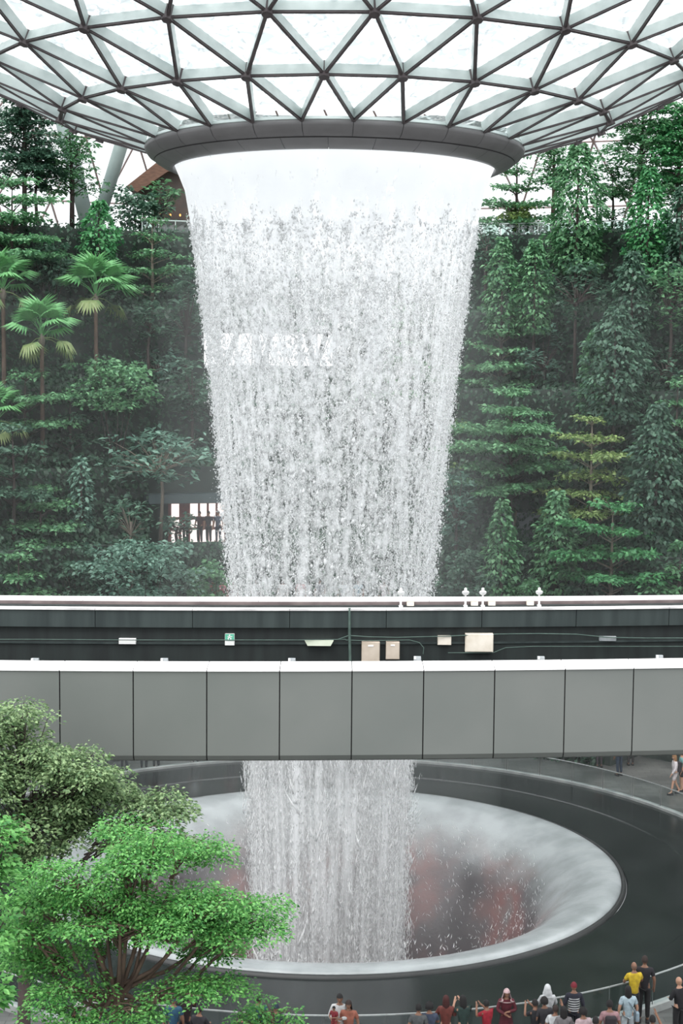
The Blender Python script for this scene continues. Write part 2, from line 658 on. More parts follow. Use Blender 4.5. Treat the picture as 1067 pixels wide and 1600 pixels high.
ring = tag(empty('oculus_ring', (AX, AY, 0)), 'grey clad ring at the roof mouth from which the waterfall pours', 'oculus ring')
for i in range(NN):
    a = PH + (i + 0.5) * DA
    g = 0.0014
    MB().lathe([(6.24, 24.46), (6.29, 24.38), (6.27, 24.30), (6.14, 24.12), (5.96, 24.01)], 6, a0=a + g, a1=a + DA - g).build('fascia_panel', M_ring, ring, True)
    MB().lathe([(5.95, 23.98), (5.72, 23.84), (5.48, 23.74), (5.36, 23.72), (5.30, 23.80), (5.3, 24.1)], 6, a0=a + g + DA / 2, a1=a + DA * 1.5 - g).build('lip_panel', M_ring, ring, True)
MB().lathe([(6.18, 24.52), (6.22, 24.36), (6.08, 24.12), (5.92, 24.0), (5.6, 23.82), (5.34, 23.78), (5.34, 24.55), (6.1, 24.55)], 104).build('backing', M_ring_dark, ring)
MB().lathe([(5.95, 24.6), (6.22, 24.56), (6.27, 24.47), (6.2, 24.42)], 104).build('top_rail', M_white_steel, ring)

# far dome of the hall: triangular grid seen between the tree tops
DOME = [(36.0, 37.5), (40.5, 37.6), (45.0, 36.9), (49.5, 35.2), (53.8, 32.4), (57.6, 28.6), (60.6, 24.2), (62.6, 19.4)]
DN = 100
DDA = 2 * PI / DN
dome = tag(empty('wall_back', (0, 0, 0)), 'far glass dome wall of thin triangular steel grid', kind='structure')
M_far_steel = mat('far_dome_steel', (206, 204, 206), (220, 218, 220), 2.0, 0.5)
M_far_edge = mat('far_dome_gasket', (176, 150, 150), (186, 160, 158), 2.0, 0.6)
M_far_pane = glass_mat('dome_glass', (250, 252, 252), 0.04)


def dnode(k, i):
    r, z = DOME[k]
    a = PI / 2 + (i + (0.5 if k % 2 else 0)) * DDA
    return Vector((AX + r * math.cos(a), AY + r * math.sin(a), z))


for k in range(len(DOME)):
    for i in range(-7, 7):
        p = dnode(k, i)
        n_ = (p - Vector((AX, AY + 20, 10))).normalized()
        q = dnode(k, i + 1)
        if k > 0:
            MB().beam(p, q, n_, .12, .2).build('beam', [M_far_steel, M_far_edge], dome)
        if k + 1 < len(DOME):
            j0 = i if k % 2 else i - 1
            j1 = j0 + 1
            u0, u1 = dnode(k + 1, j0), dnode(k + 1, j1)
            if i % 1 == 0:
                MB().beam(p, u0, n_, .12, .2).build('beam', [M_far_steel, M_far_edge], dome)
                MB().beam(p, u1, n_, .12, .2).build('beam', [M_far_steel, M_far_edge], dome)
            MB().add([p, u0, u1], [(0, 1, 2)]).build('pane', M_far_pane, dome)
            MB().add([p, u1, q], [(0, 1, 2)]).build('pane', M_far_pane, dome)

# leaning roof columns on the top terrace
for (x0, y0, x1, y1, r, Y, lab) in ((86, 140, 142, 372, .43, 94, 'thick grey leaning roof column at left, nearer the picture edge'),
                                  (196, 205, 158, 330, .38, 95, 'thinner grey leaning roof column left of the oculus ring')):
    pa, pb = at_y(x0, y0, Y), at_y(x1, y1, Y)
    d = (pb - pa).normalized()
    pb = pb + d * ((24.3 - pb.z) / d.z)
    pa = pa - d * ((pa.z - 36.5) / -d.z if False else (36.5 - pa.z) / -d.z * 1.0)
    e = tag(empty('roof_column', pb), lab, 'column', 'leaning columns of the hall')
    MB().tube([(0, 0, 0), (pa - pb) * .5, pa - pb], [r, r * 1.08, r * .8], 20).build('shaft', M_column, e, True)
    MB().tube([(0, 0, 0.0), (0, 0, .35)], r * 1.35, 20).build('base_plate', M_dark_edge, e)

# ------------------------------------------------------------------ waterfall
PROF_PX = [(256, 252), (300, 233), (400, 215), (500, 201), (600, 188), (700, 177), (800, 167), (900, 157), (930, 154), (1195, 123), (1350, 116), (1500, 110), (1560, 108)]
PROF = []
for py, hw in PROF_PX:
    p = at_y(520, py, AY)
    dcam = -((CAM_ROT.transposed()) @ (p - Vector((0, 0, CAM_Z)))).z
    PROF.append((hw / F_PX * dcam, p.z))
PZ = np.array([z for r, z in PROF][::-1])
PR = np.array([r for r, z in PROF][::-1])
Z_TOP, Z_BOT = 23.95, float(PZ[0])


def fall_r(z):
    return np.interp(z, PZ, PR)


def water_material(name, base_pts, scale, zstretch, contrast, seed, tl=0.5):
    """white broken water: noise decides where there is water and where there is only air"""
    m = bpy.data.materials.new(name)
    m.use_nodes = True
    n, l = m.node_tree.nodes, m.node_tree.links
    n.clear()
    o = n.new('ShaderNodeOutputMaterial')
    df = n.new('ShaderNodeBsdfDiffuse')
    df.inputs[0].default_value = (.96, .97, .98, 1)
    tlb = n.new('ShaderNodeBsdfTranslucent')
    tlb.inputs[0].default_value = (.96, .97, .98, 1)
    mw = n.new('ShaderNodeMixShader')
    mw.inputs[0].default_value = tl
    l.new(df.outputs[0], mw.inputs[1])
    l.new(tlb.outputs[0], mw.inputs[2])
    tr = n.new('ShaderNodeBsdfTransparent')
    tc = n.new('ShaderNodeTexCoord')
    sp = n.new('ShaderNodeSeparateXYZ')
    l.new(tc.outputs['Object'], sp.inputs[0])
    mr = n.new('ShaderNodeMapRange')
    mr.inputs['From Min'].default_value = Z_BOT
    mr.inputs['From Max'].default_value = Z_TOP
    l.new(sp.outputs['Z'], mr.inputs['Value'])
    rp = n.new('ShaderNodeValToRGB')
    els = rp.color_ramp.elements
    pts = sorted(((z - Z_BOT) / (Z_TOP - Z_BOT), v) for z, v in base_pts)
    els[0].position, els[0].color = pts[0][0], (pts[0][1],) * 3 + (1,)
    els[1].position, els[1].color = pts[-1][0], (pts[-1][1],) * 3 + (1,)
    for q, v in pts[1:-1]:
        k = els.new(q)
        k.color = (v, v, v, 1)
    l.new(mr.outputs[0], rp.inputs[0])
    mp = n.new('ShaderNodeMapping')
    mp.inputs['Scale'].default_value = (1, 1, zstretch)
    mp.inputs['Location'].default_value = (seed * 3.1, seed * 7.7, seed * 1.3)
    l.new(tc.outputs['Object'], mp.inputs[0])
    nz = n.new('ShaderNodeTexNoise')
    nz.inputs['Scale'].default_value = scale
    nz.inputs['Detail'].default_value = 4
    l.new(mp.outputs[0], nz.inputs['Vector'])
    # long vertical streaks
    mp2 = n.new('ShaderNodeMapping')
    mp2.inputs['Scale'].default_value = (1, 1, 0.03)
    l.new(tc.outputs['Object'], mp2.inputs[0])
    nz2 = n.new('ShaderNodeTexNoise')
    nz2.inputs['Scale'].default_value = 3.2
    nz2.inputs['Detail'].default_value = 3
    l.new(mp2.outputs[0], nz2.inputs['Vector'])
    add = n.new('ShaderNodeMath'); add.operation = 'MULTIPLY_ADD'
    add.inputs[1].default_value = 0.9
    l.new(nz2.outputs['Fac'], add.inputs[0])
    l.new(nz.outputs['Fac'], add.inputs[2])
    sub = n.new('ShaderNodeMath'); sub.operation = 'SUBTRACT'
    sub.inputs[1].default_value = 0.95
    l.new(add.outputs[0], sub.inputs[0])
    mul = n.new('ShaderNodeMath'); mul.operation = 'MULTIPLY_ADD'
    mul.inputs[1].default_value = contrast
    l.new(sub.outputs[0], mul.inputs[0])
    l.new(rp.outputs[0], mul.inputs[2])
    mul.use_clamp = True
    mx = n.new('ShaderNodeMixShader')
    l.new(mul.outputs[0], mx.inputs[0])
    l.new(tr.outputs[0], mx.inputs[1])
    l.new(mw.outputs[0], mx.inputs[2])
    l.new(mx.outputs[0], o.inputs[0])
    return m


fall = tag(empty('waterfall', (AX, AY, 0)), 'white cylindrical waterfall pouring from the roof ring into the basin', 'waterfall')


def shell(dr, z0, z1, n=96, m=40):
    zs = np.linspace(z1, z0, m)
    return MB().lathe([(float(fall_r(z)) + dr, float(z)) for z in zs], n)


M_w1 = water_material('falling_water_sheet', [(Z_BOT, .0), (6, .02), (12, .05), (17, .16), (20.5, .40), (22.0, 1.05), (22.8, 1.6), (24, 1.8)], 5.0, .62, 3.4, 1)
M_w2 = water_material('falling_water_veil', [(Z_BOT, .12), (6, .12), (12, .06), (18, .06), (22, .4), (24, .9)], 9, .5, 2.2, 2)
M_w3 = water_material('streaming_water', [(Z_BOT, .30), (6, .26), (8, .1), (24, .1)], 6.5, .05, 2.0, 3)
o = shell(0.02, Z_BOT, 8.0).build('water_stream', M_w3, fall, True)
o = shell(0.0, 6.0, Z_TOP).build('water_sheet', M_w1, fall, True)
o = shell(-0.25, 5.0, Z_TOP - .1).build('water_veil', M_w2, fall, True)


def drops(n, zlo, zhi, spread, lw, ll, octa, seed, power=1.0):
    g = np.random.default_rng(seed)
    z = zlo + (zhi - zlo) * g.random(n) ** power
    # strands: water gathers along upright threads
    nth = 220
    th_a = g.random(nth) * 2 * PI
    a = np.where(g.random(n) < .45, th_a[g.integers(0, nth, n)] + g.normal(0, .012, n), g.random(n) * 2 * PI)
    z = np.minimum(z, zhi - .9 + .9 * np.abs(np.sin(a * 9.3) * np.cos(a * 23.7 + 1)) - np.abs(g.normal(0, .35, n)))
    r = fall_r(z) + g.normal(0, 1, n) * spread * (1 + 0.9 * (zhi - z) / max(zhi - zlo, 1))
    P = np.stack([r * np.cos(a), r * np.sin(a), z], 1)
    s = np.exp(g.normal(0, .45, n))
    W = lw * s
    H = ll * s * (0.7 + 0.6 * g.random(n))
    ex = np.stack([-np.sin(a), np.cos(a), 0 * a], 1)
    ey = np.stack([np.cos(a), np.sin(a), 0 * a], 1)
    ez = np.stack([0 * a, 0 * a, 1 + 0 * a], 1)
    t = norm(ez + g.normal(0, .25, (n, 3)))
    W, H = W[:, None], H[:, None]
    if octa:
        V = np.stack([P + t * H, P + ex * W, P + ey * W, P - ex * W, P - ey * W, P - t * H], 1)
        base = np.array([[0, 1, 2], [0, 2, 3], [0, 3, 4], [0, 4, 1], [5, 2, 1], [5, 3, 2], [5, 4, 3], [5, 1, 4]])
        k = 6
    else:
        V = np.stack([P + t * H, P + ex * W, P - ex * W * .5 + ey * W * .87, P - ex * W * .5 - ey * W * .87], 1)
        base = np.array([[0, 1, 2], [0, 2, 3], [0, 3, 1], [1, 3, 2]])
        k = 4
    Fc = (base[None] + (np.arange(n) * k)[:, None, None]).reshape(-1, 3)
    me = arr_mesh('droplets', V.reshape(-1, 3), Fc)
    me.polygons.foreach_set('use_smooth', [True] * len(me.polygons))
    return me


def drop_material():
    m = bpy.data.materials.new('white_water_drops')
    m.use_nodes = True
    n, l = m.node_tree.nodes, m.node_tree.links
    n.clear()
    o = n.new('ShaderNodeOutputMaterial')
    d = n.new('ShaderNodeBsdfDiffuse')
    d.inputs[0].default_value = (.97, .975, .98, 1)
    t = n.new('ShaderNodeBsdfTranslucent')
    t.inputs[0].default_value = (.97, .975, .98, 1)
    mx = n.new('ShaderNodeMixShader')
    mx.inputs[0].default_value = .45
    l.new(d.outputs[0], mx.inputs[1])
    l.new(t.outputs[0], mx.inputs[2])
    l.new(mx.outputs[0], o.inputs[0])
    return m


M_drop = drop_material()
for args in ((42000, 9.0, 22.5, .05, .018, .032, True, 3, .62), (100000, 5.0, 20.5, .085, .0125, .032, False, 4, .9), (60000, Z_BOT, 8.0, .11, .008, .16, False, 5)):
    d = link('droplets', drops(*args), M_drop, fall)
    tag(d, kind='stuff')
# splashing drops over the lower funnel
g = np.random.default_rng(11)
nd = 5000
a = g.random(nd) * 2 * PI
r = 4.2 + 3.2 * g.random(nd)
z = np.interp(r, [4.4, 4.9, 5.8, 6.8, 7.6], [-8, -7.2, -3.9, -1.95, -.9]) + .1 + g.random(nd) * 1.2
P = np.stack([r * np.cos(a), r * np.sin(a), z], 1)
D = norm(np.stack([-np.sin(a) * .5, np.cos(a) * .5, 1 + 0 * a], 1) + g.normal(0, .4, (nd, 3)))
V = leaves(P, D, np.stack([np.cos(a), np.sin(a), 0 * a], 1), .05 + .16 * g.random(nd), .015 + .02 * g.random(nd))
tag(link('splash_drops', arr_mesh('splash', V, leaf_faces(nd)), M_drop, fall), kind='stuff')

# ------------------------------------------------------------------ guideway bridge in front of the fall
BR_EDGES = [-740, -620, -500, -380, -260, -140, -22, 93, 208, 323, 437, 550, 662, 773, 883, 990, 1097, 1203, 1310, 1416, 1522, 1627, 1732, 1836]


def br_y(x, off=0.0):
    return 30.0 + off + 0.005 * max(x + 6.5, 0) ** 2


def on_bridge(px, py, off):
    Y = 30 + off
    for _ in range(5):
        p = at_y(px, py, Y)
        Y = br_y(p.x, off)
    return at_y(px, py, Y)


bridge = tag(empty('guideway_bridge', (0, 0, 0)), 'grey panelled guideway bridge crossing in front of the waterfall', 'bridge')
xs = [on_bridge(e, 1050, 0).x for e in BR_EDGES]
ZT, ZB = 11.26, 9.42


def strip(xa, xb, prof, name, m, gap=0.006, n=3, smooth=False):
    """length of bridge between xa and xb with cross-section prof (offset back, z)"""
    bb = MB()
    X = [xa + gap + (xb - xa - 2 * gap) * i / n for i in range(n + 1)]
    k = len(prof)
    vs_ = [(x, br_y(x, o_), z_) for x in X for o_, z_ in prof]
    fs = []
    for i in range(n):
        for j in range(k):
            j2 = (j + 1) % k
            fs.append((i * k + j, (i + 1) * k + j, (i + 1) * k + j2, i * k + j2))
    fs.append(tuple(range(k - 1, -1, -1)))
    fs.append(tuple(n * k + j for j in range(k)))
    fs = [f[::-1] for f in fs]
    bb.add(vs_, fs)
    return bb.build(name, m, bridge, smooth)


for i in range(len(xs) - 1):
    strip(xs[i], xs[i + 1], [(0, ZT - .02), (0, ZB + .15), (.07, ZB + .05), (.2, ZB), (.5, ZB - .02), (.5, ZT - .02)], 'panel', M_panel, .012)
    strip(xs[i], xs[i + 1], [(-.03, ZT - .02), (-.03, ZT), (.10, ZT + .035), (.62, ZT + .06), (.66, ZT + .02), (.66, ZT - .02)], 'coping', M_coping, .009)
XA, XB = xs[0], xs[-1]
strip(XA, XB, [(.05, ZT - .03), (.05, ZB + .1), (.14, ZB + .02), (.6, ZB + .0), (.6, ZT - .03)], 'core', M_joint, 0, 40)
strip(XA, XB, [(.5, ZB + .35), (.5, ZB), (3.6, ZB), (3.6, ZB + .35)], 'deck', M_trough2, 0, 40)
WY = 3.5                                               # far wall of the trough
strip(XA, XB, [(WY + .12, ZB + .35), (WY + .12, 11.98), (WY + .5, 11.98), (WY + .5, ZB)], 'trough_wall', M_trough2, 0, 40)
ZL = on_bridge(500, 951, WY).z
for i in range(16):                                    # upper dark boards of the wall
    xa, xb = XA + (XB - XA) * i / 16, XA + (XB - XA) * (i + 1) / 16
    strip(xa, xb, [(WY, ZL - .42), (WY, ZL - .03), (WY + .2, ZL - .03), (WY + .2, ZL - .46)], 'upper_board', M_trough, .006)
    strip(xa, xb, [(WY - .04, ZL - .04), (WY - .04, ZL), (WY + .34, ZL + .02), (WY + .34, ZL - .04)], 'ledge', M_ledge, .003)
strip(XA, XB, [(WY + .08, ZL - .80), (WY + .08, ZL - .76), (WY + .16, ZL - .76), (WY + .16, ZL - .80)], 'wall_rib', M_trough, 0, 40)
strip(XA, XB, [(WY + .30, ZL - .1), (WY + .30, ZL + .1), (WY + .5, ZL + .1), (WY + .5, ZL - .1)], 'rail_upstand', mat('brown_grey_upstand', (96, 84, 84), (122, 110, 108), 2, .7), 0, 40)
RAIL_E = [-688, -597, -506, -415, -324, -232, -140, -50, 40, 131, 222, 313, 404, 496, 587, 670, 752, 840, 926, 1012, 1098, 1184, 1270, 1355, 1440, 1525, 1610, 1695]
ZR = on_bridge(500, 934, WY + .5).z
rx = [on_bridge(e, 935, WY + .5).x for e in RAIL_E]
for i in range(len(rx) - 1):
    strip(rx[i], rx[i + 1], [(WY + .36, ZR - .10), (WY + .36, ZR - .03), (WY + .44, ZR), (WY + .62, ZR), (WY + .62, ZR - .10)], 'rail_cap', M_coping, .004)

# cables on the trough wall
def cable(pts, r, label):
    P3 = [on_bridge(px, py, WY - .02) for px, py in pts]
    c = P3[0].copy()
    e = MB().tube([p - c for p in P3], r, 6).build('conduit_cable', M_cable)
    e.location = c
    return tag(e, label, 'cable')


cable([(-40, 999), (60, 999), (200, 1000), (360, 1000), (470, 1000), (540, 999)], .009, 'straight thin grey conduit running along left half of the dark wall')
cable([(528, 999), (545, 993), (575, 995), (620, 996), (700, 994), (760, 991), (840, 990), (900, 991), (950, 996), (1010, 997), (1100, 997)], .011, 'long sagging cable above the boxes on right of the dark wall')
cable([(540, 1000), (570, 1001), (640, 1000), (655, 1004), (662, 1012), (661, 1022)], .009, 'short cable curling down beside the small bracket')
cable([(700, 1020), (770, 1020), (790, 1012), (830, 1010), (1100, 1010)], .009, 'lower cable leaving the large cream box to the right')
cable([(546, 950), (546, 990), (547, 1034)], .03, 'upright drainpipe on the dark wall left of the beige boxes')


def wall_box(px0, py0, px1, py1, depth, name, label, cat, m, cover=True, badge=None, group=None):
    pa, pb = on_bridge(px0, py0, WY), on_bridge(px1, py1, WY)
    cx, w, h = (pa.x + pb.x) / 2, abs(pb.x - pa.x), abs(pa.z - pb.z)
    e = tag(empty(name, (cx, br_y(cx, WY) + .12, (pa.z + pb.z) / 2)), label, cat, group)
    MB().bevel_box((0, -depth / 2 - .0, 0), (w, depth, h), .008).build('housing', m, e)
    MB().box((0, .03, h * .3), (w * .5, .09, .03)).build('bracket', M_dark_edge, e)
    if cover:
        MB().box((0, -depth - .006, 0), (w * .93, .012, h * .93)).build('cover', m, e)
    if badge:
        MB().box((0, -depth - .016, h * .32), (w * .3, .006, h * .08)).build('name_plate', badge, e)
    return e, w, h


M_wl = mat('white_plate', (232, 232, 230), (240, 240, 238), 3, .5)
wall_box(565, 1003, 593, 1034, .14, 'junction_box', 'taller beige electrical box nearest the drainpipe on the dark wall', 'electrical box', M_beige, True, M_wl)
wall_box(603, 1003, 624, 1030, .14, 'junction_box', 'narrower beige electrical box right of the tallest one', 'electrical box', M_beige, True, M_wl)
wall_box(684, 994, 705, 1008, .10, 'junction_box', 'smallest grey beige junction box on the dark wall', 'electrical box', M_cream)
wall_box(727, 990, 770, 1018, .16, 'junction_box', 'largest cream electrical box on the dark wall', 'electrical box', M_cream)
wall_box(185, 998, 212, 1007, .08, 'wall_light', 'small white wall light left of the green exit sign', 'light', M_wl)
wall_box(937, 995, 963, 1002, .08, 'wall_light', 'grey wall light near right end of the dark wall', 'light', M_greybox)
# wide trapezoid light
pa, pb = on_bridge(476, 1001, WY), on_bridge(521, 1009, WY)
cx = (pa.x + pb.x) / 2
w, h = pb.x - pa.x, pa.z - pb.z
e = tag(empty('wall_light', (cx, br_y(cx, WY) + .1, (pa.z + pb.z) / 2)), 'wide pale green trapezoid wall light right of the exit sign', 'light')
MB().add([(-w / 2, 0, h / 2), (w / 2, 0, h / 2), (w * .4, 0, -h / 2), (-w * .4, 0, -h / 2), (-w / 2, -.12, h / 2), (w / 2, -.12, h / 2), (w * .4, -.12, -h / 2), (-w * .4, -.12, -h / 2)],
         [(0, 1, 2, 3), (7, 6, 5, 4), (4, 5, 1, 0), (5, 6, 2, 1), (6, 7, 3, 2), (7, 4, 0, 3)]).build('diffuser', mat('pale_green_diffuser', (196, 204, 184), (210, 216, 198), 3, .5), e)
MB().box((0, .02, h * .3), (w * .7, .06, .03)).build('bracket', M_dark_edge, e)
# exit sign
e, w, h = wall_box(351, 991, 366, 1009, .06, 'exit_sign', 'small green and white running man exit sign on dark wall', 'sign', M_wl, False)
M_green = mat('sign_green', (86, 170, 142), (96, 180, 152), 3, .5)
MB().box((0, -.066, h * .2), (w * .94, .01, h * .56)).build('green_panel', M_green, e)
fg = MB()
fg.box((0.0, -.075, h * .38), (w * .12, .008, h * .1)).box((-.01, -.075, h * .24), (w * .16, .008, h * .2)).box((-w * .14, -.075, h * .08), (w * .1, .008, h * .2), 0).box((w * .12, -.075, h * .08), (w * .1, .008, h * .18)).box((w * .02, -.075, h * .27), (w * .5, .008, h * .05))
fg.build('running_figure', M_wl, e)
# clips standing on the near parapet
for k, (px, lab) in enumerate(((55, 'left end of the bridge'), (257, 'second from left on the bridge'), (456, 'below the trapezoid light'), (652, 'right of the beige boxes'), (845, 'right of the largest cream box'), (1030, 'right end of the bridge'))):
    p = on_bridge(px, 1031 - (px > 560) * 3 - (px > 900) * 2, .75)
    e = tag(empty('parapet_bracket', (p.x, p.y, p.z)), 'small grey metal bracket behind the white coping, ' + lab, 'bracket', 'brackets along the parapet')
    MB().box((0, 0, -.02), (.14, .08, .10)).build('block', M_greybox, e)
    MB().box((.05, .0, -.25), (.05, .05, .5)).build('stem', M_greybox, e)
    MB().box((-.05, -.05, .01), (.04, .03, .05)).build('clip', M_wl, e)
# sprinkler-like fittings on the ledge
for k, (px, lab) in enumerate(((626, 'leftmost, standing before the falling water'), (727, 'left one of the close pair'), (754, 'right one of the close pair'), (842, 'rightmost, alone before dark trees'))):
    p = on_bridge(px, 950, WY + .15)
    e = tag(empty('post_lamp', (p.x, p.y, ZL + .01)), 'small white ball topped post on bridge ledge, ' + lab, 'post lamp', 'ball topped posts on the bridge')
    MB().lathe([(.001, 0), (.055, 0), (.05, .03), (.022, .05), (.018, .24), (.03, .27), (.001, .275)], 12).build('post', M_coping, e, True)
    MB().lathe([(.001, .26), (.045, .265), (.075, .295), (.08, .32), (.066, .345), (.03, .36), (.026, .375), (.032, .395), (.02, .415), (.001, .42)], 16).build('globe', M_wl, e, True)
    MB().lathe([(.081, .312), (.087, .318), (.081, .326)], 16).build('band', M_greybox, e, True)
for k, (px, lab) in enumerate(((641, 'beside the leftmost ball post'), (741, 'between the paired ball posts'), (768, 'right of the paired ball posts'), (828, 'left of the rightmost ball post'))):
    p = on_bridge(px, 950, WY + .2)
    e = tag(empty('ledge_box', (p.x, p.y, ZL + .02)), 'small cream box on bridge ledge ' + lab, 'box', 'small boxes on the bridge ledge')
    MB().bevel_box((0, 0, .06), (.16, .12, .12), .012).build('housing', M_cream, e)
    MB().box((0, 0, .13), (.17, .13, .02)).build('lid', M_coping, e)

# ------------------------------------------------------------------ balustrade round the pool
bal = tag(empty('glass_balustrade', (AX, AY, 0)), 'round glass balustrade with thin steel handrail circling the black pool', 'balustrade')
NB = 60
M_rail_glass = glass_mat('balustrade_glass', (232, 240, 240), 0.05)
MB().lathe([(14.965, 1.0), (14.965, 1.03), (15.005, 1.03), (15.005, 1.0), (14.965, 1.0)], 160).build('handrail', M_steel, bal)
post_me = MB().box((0, 0, .62), (.012, .03, .84)).mesh('balustrade_post')
post_me.materials.append(mat('dark_glass_clamp', (74, 82, 82), (88, 96, 95), 4, .4))
gl_b = MB()
gl_b.lathe([(14.985, .2), (14.985, 1.0)], 3, a0=.004, a1=2 * PI / NB - .004)
gl_me = gl_b.mesh('glass_panel')
gl_me.materials.append(M_rail_glass)
for i in range(NB):
    a = 2 * PI * i / NB
    o = link('glass_panel', gl_me, None, bal)
    o.rotation_euler = (0, 0, a)
    o = link('post', post_me, None, bal)
    o.location = (14.98 * math.cos(a), 14.98 * math.sin(a), 0)
    o.rotation_euler = (0, 0, a + PI / 2)


# drifting spray about the fall
def mist(r_, z0, z1, dens, label):
    m = bpy.data.materials.new('water_mist')
    m.use_nodes = True
    n, l = m.node_tree.nodes, m.node_tree.links
    n.clear()
    o = n.new('ShaderNodeOutputMaterial')
    v = n.new('ShaderNodeVolumeScatter')
    v.inputs['Color'].default_value = (.96, .98, .98, 1)
    v.inputs['Density'].default_value = dens
    v.inputs['Anisotropy'].default_value = 0.2
    l.new(v.outputs[0], o.inputs['Volume'])
    e = MB().lathe([(.0, z0), (r_, z0), (r_, z1), (.0, z1)], 48).build('mist', m)
    e.location = (AX, AY, 0)
    return tag(e, label, 'mist', None, 'stuff')


mist(5.9, -4.0, 23.4, .008, 'white spray drifting close around the falling water')
mist(18.5, .4, 20.0, .0013, 'thin haze of spray filling the garden around the waterfall')
mist(2.7, -6.0, 7.0, .10, 'thick white spray inside the foot of the waterfall')

# ------------------------------------------------------------------ people
def skin_mesh(verts, edges, radii, name, sub=1):
    me = bpy.data.meshes.new(name)
    me.from_pydata(verts, edges, [])
    ob = bpy.data.objects.new(name, me)
    COL.objects.link(ob)
    md = ob.modifiers.new('skin', 'SKIN')
    md.use_smooth_shade = True
    for i, r in enumerate(radii):
        sv = me.skin_vertices[0].data[i]
        sv.radius = r if hasattr(r, '__len__') else (r, r)
        sv.use_root = (i == 0)
    sb = ob.modifiers.new('sub', 'SUBSURF')
    sb.levels = sub
    dg = bpy.context.evaluated_depsgraph_get()
    out = bpy.data.meshes.new_from_object(ob.evaluated_get(dg))
    out.name = name
    bpy.data.objects.remove(ob)
    bpy.data.meshes.remove(me)
    out.polygons.foreach_set('use_smooth', [True] * len(out.polygons))
    return out


POSES = {   # elbow, wrist for left (-x) and right (+x); stride; forward lean
    'stand': (((-.25, -.03, 1.14), (-.25, .06, .90)), ((.25, -.03, 1.14), (.25, .06, .90)), 0.0),
    'rail': (((-.25, .08, 1.18), (-.17, .30, 1.14)), ((.25, .08, 1.18), (.17, .30, 1.14)), 0.02),
    'phone': (((-.25, .02, 1.15), (-.20, .20, 1.02)), ((.27, .20, 1.38), (.17, .34, 1.62)), 0.02),
    'photo': (((-.24, .16, 1.26), (-.10, .34, 1.46)), ((.24, .16, 1.26), (.10, .34, 1.46)), 0.02),
    'hold': (((-.25, .06, 1.16), (-.04, .24, 1.18)), ((.25, .06, 1.16), (.04, .26, 1.10)), 0.0),
    'walk': (((-.25, .08, 1.14), (-.24, .22, .94)), ((.25, -.12, 1.15), (.25, -.14, .91)), 0.16),
}
HEADC = Vector((0, .03, 1.615))


def head_verts(n=12, m=9, s=(.074, .096, .118)):
    vs_, fs = [], []
    for i in range(m + 1):
        ph = PI * i / m
        for j in range(n):
            a = 2 * PI * j / n
            x, y, z = math.sin(ph) * math.cos(a), math.sin(ph) * math.sin(a), math.cos(ph)
            if z < -.2:                         # jaw narrows towards the chin
                x *= 1 + (z + .2) * .35
            v = Vector((x * s[0], y * s[1], z * s[2]))
            if y > .9 and -.35 < z < .15:       # nose
                v.y += .022
            vs_.append(v + HEADC)
    for i in range(m):
        for j in range(n):
            fs.append((i * n + j, (i + 1) * n + j, (i + 1) * n + (j + 1) % n, i * n + (j + 1) % n))
    return vs_, fs


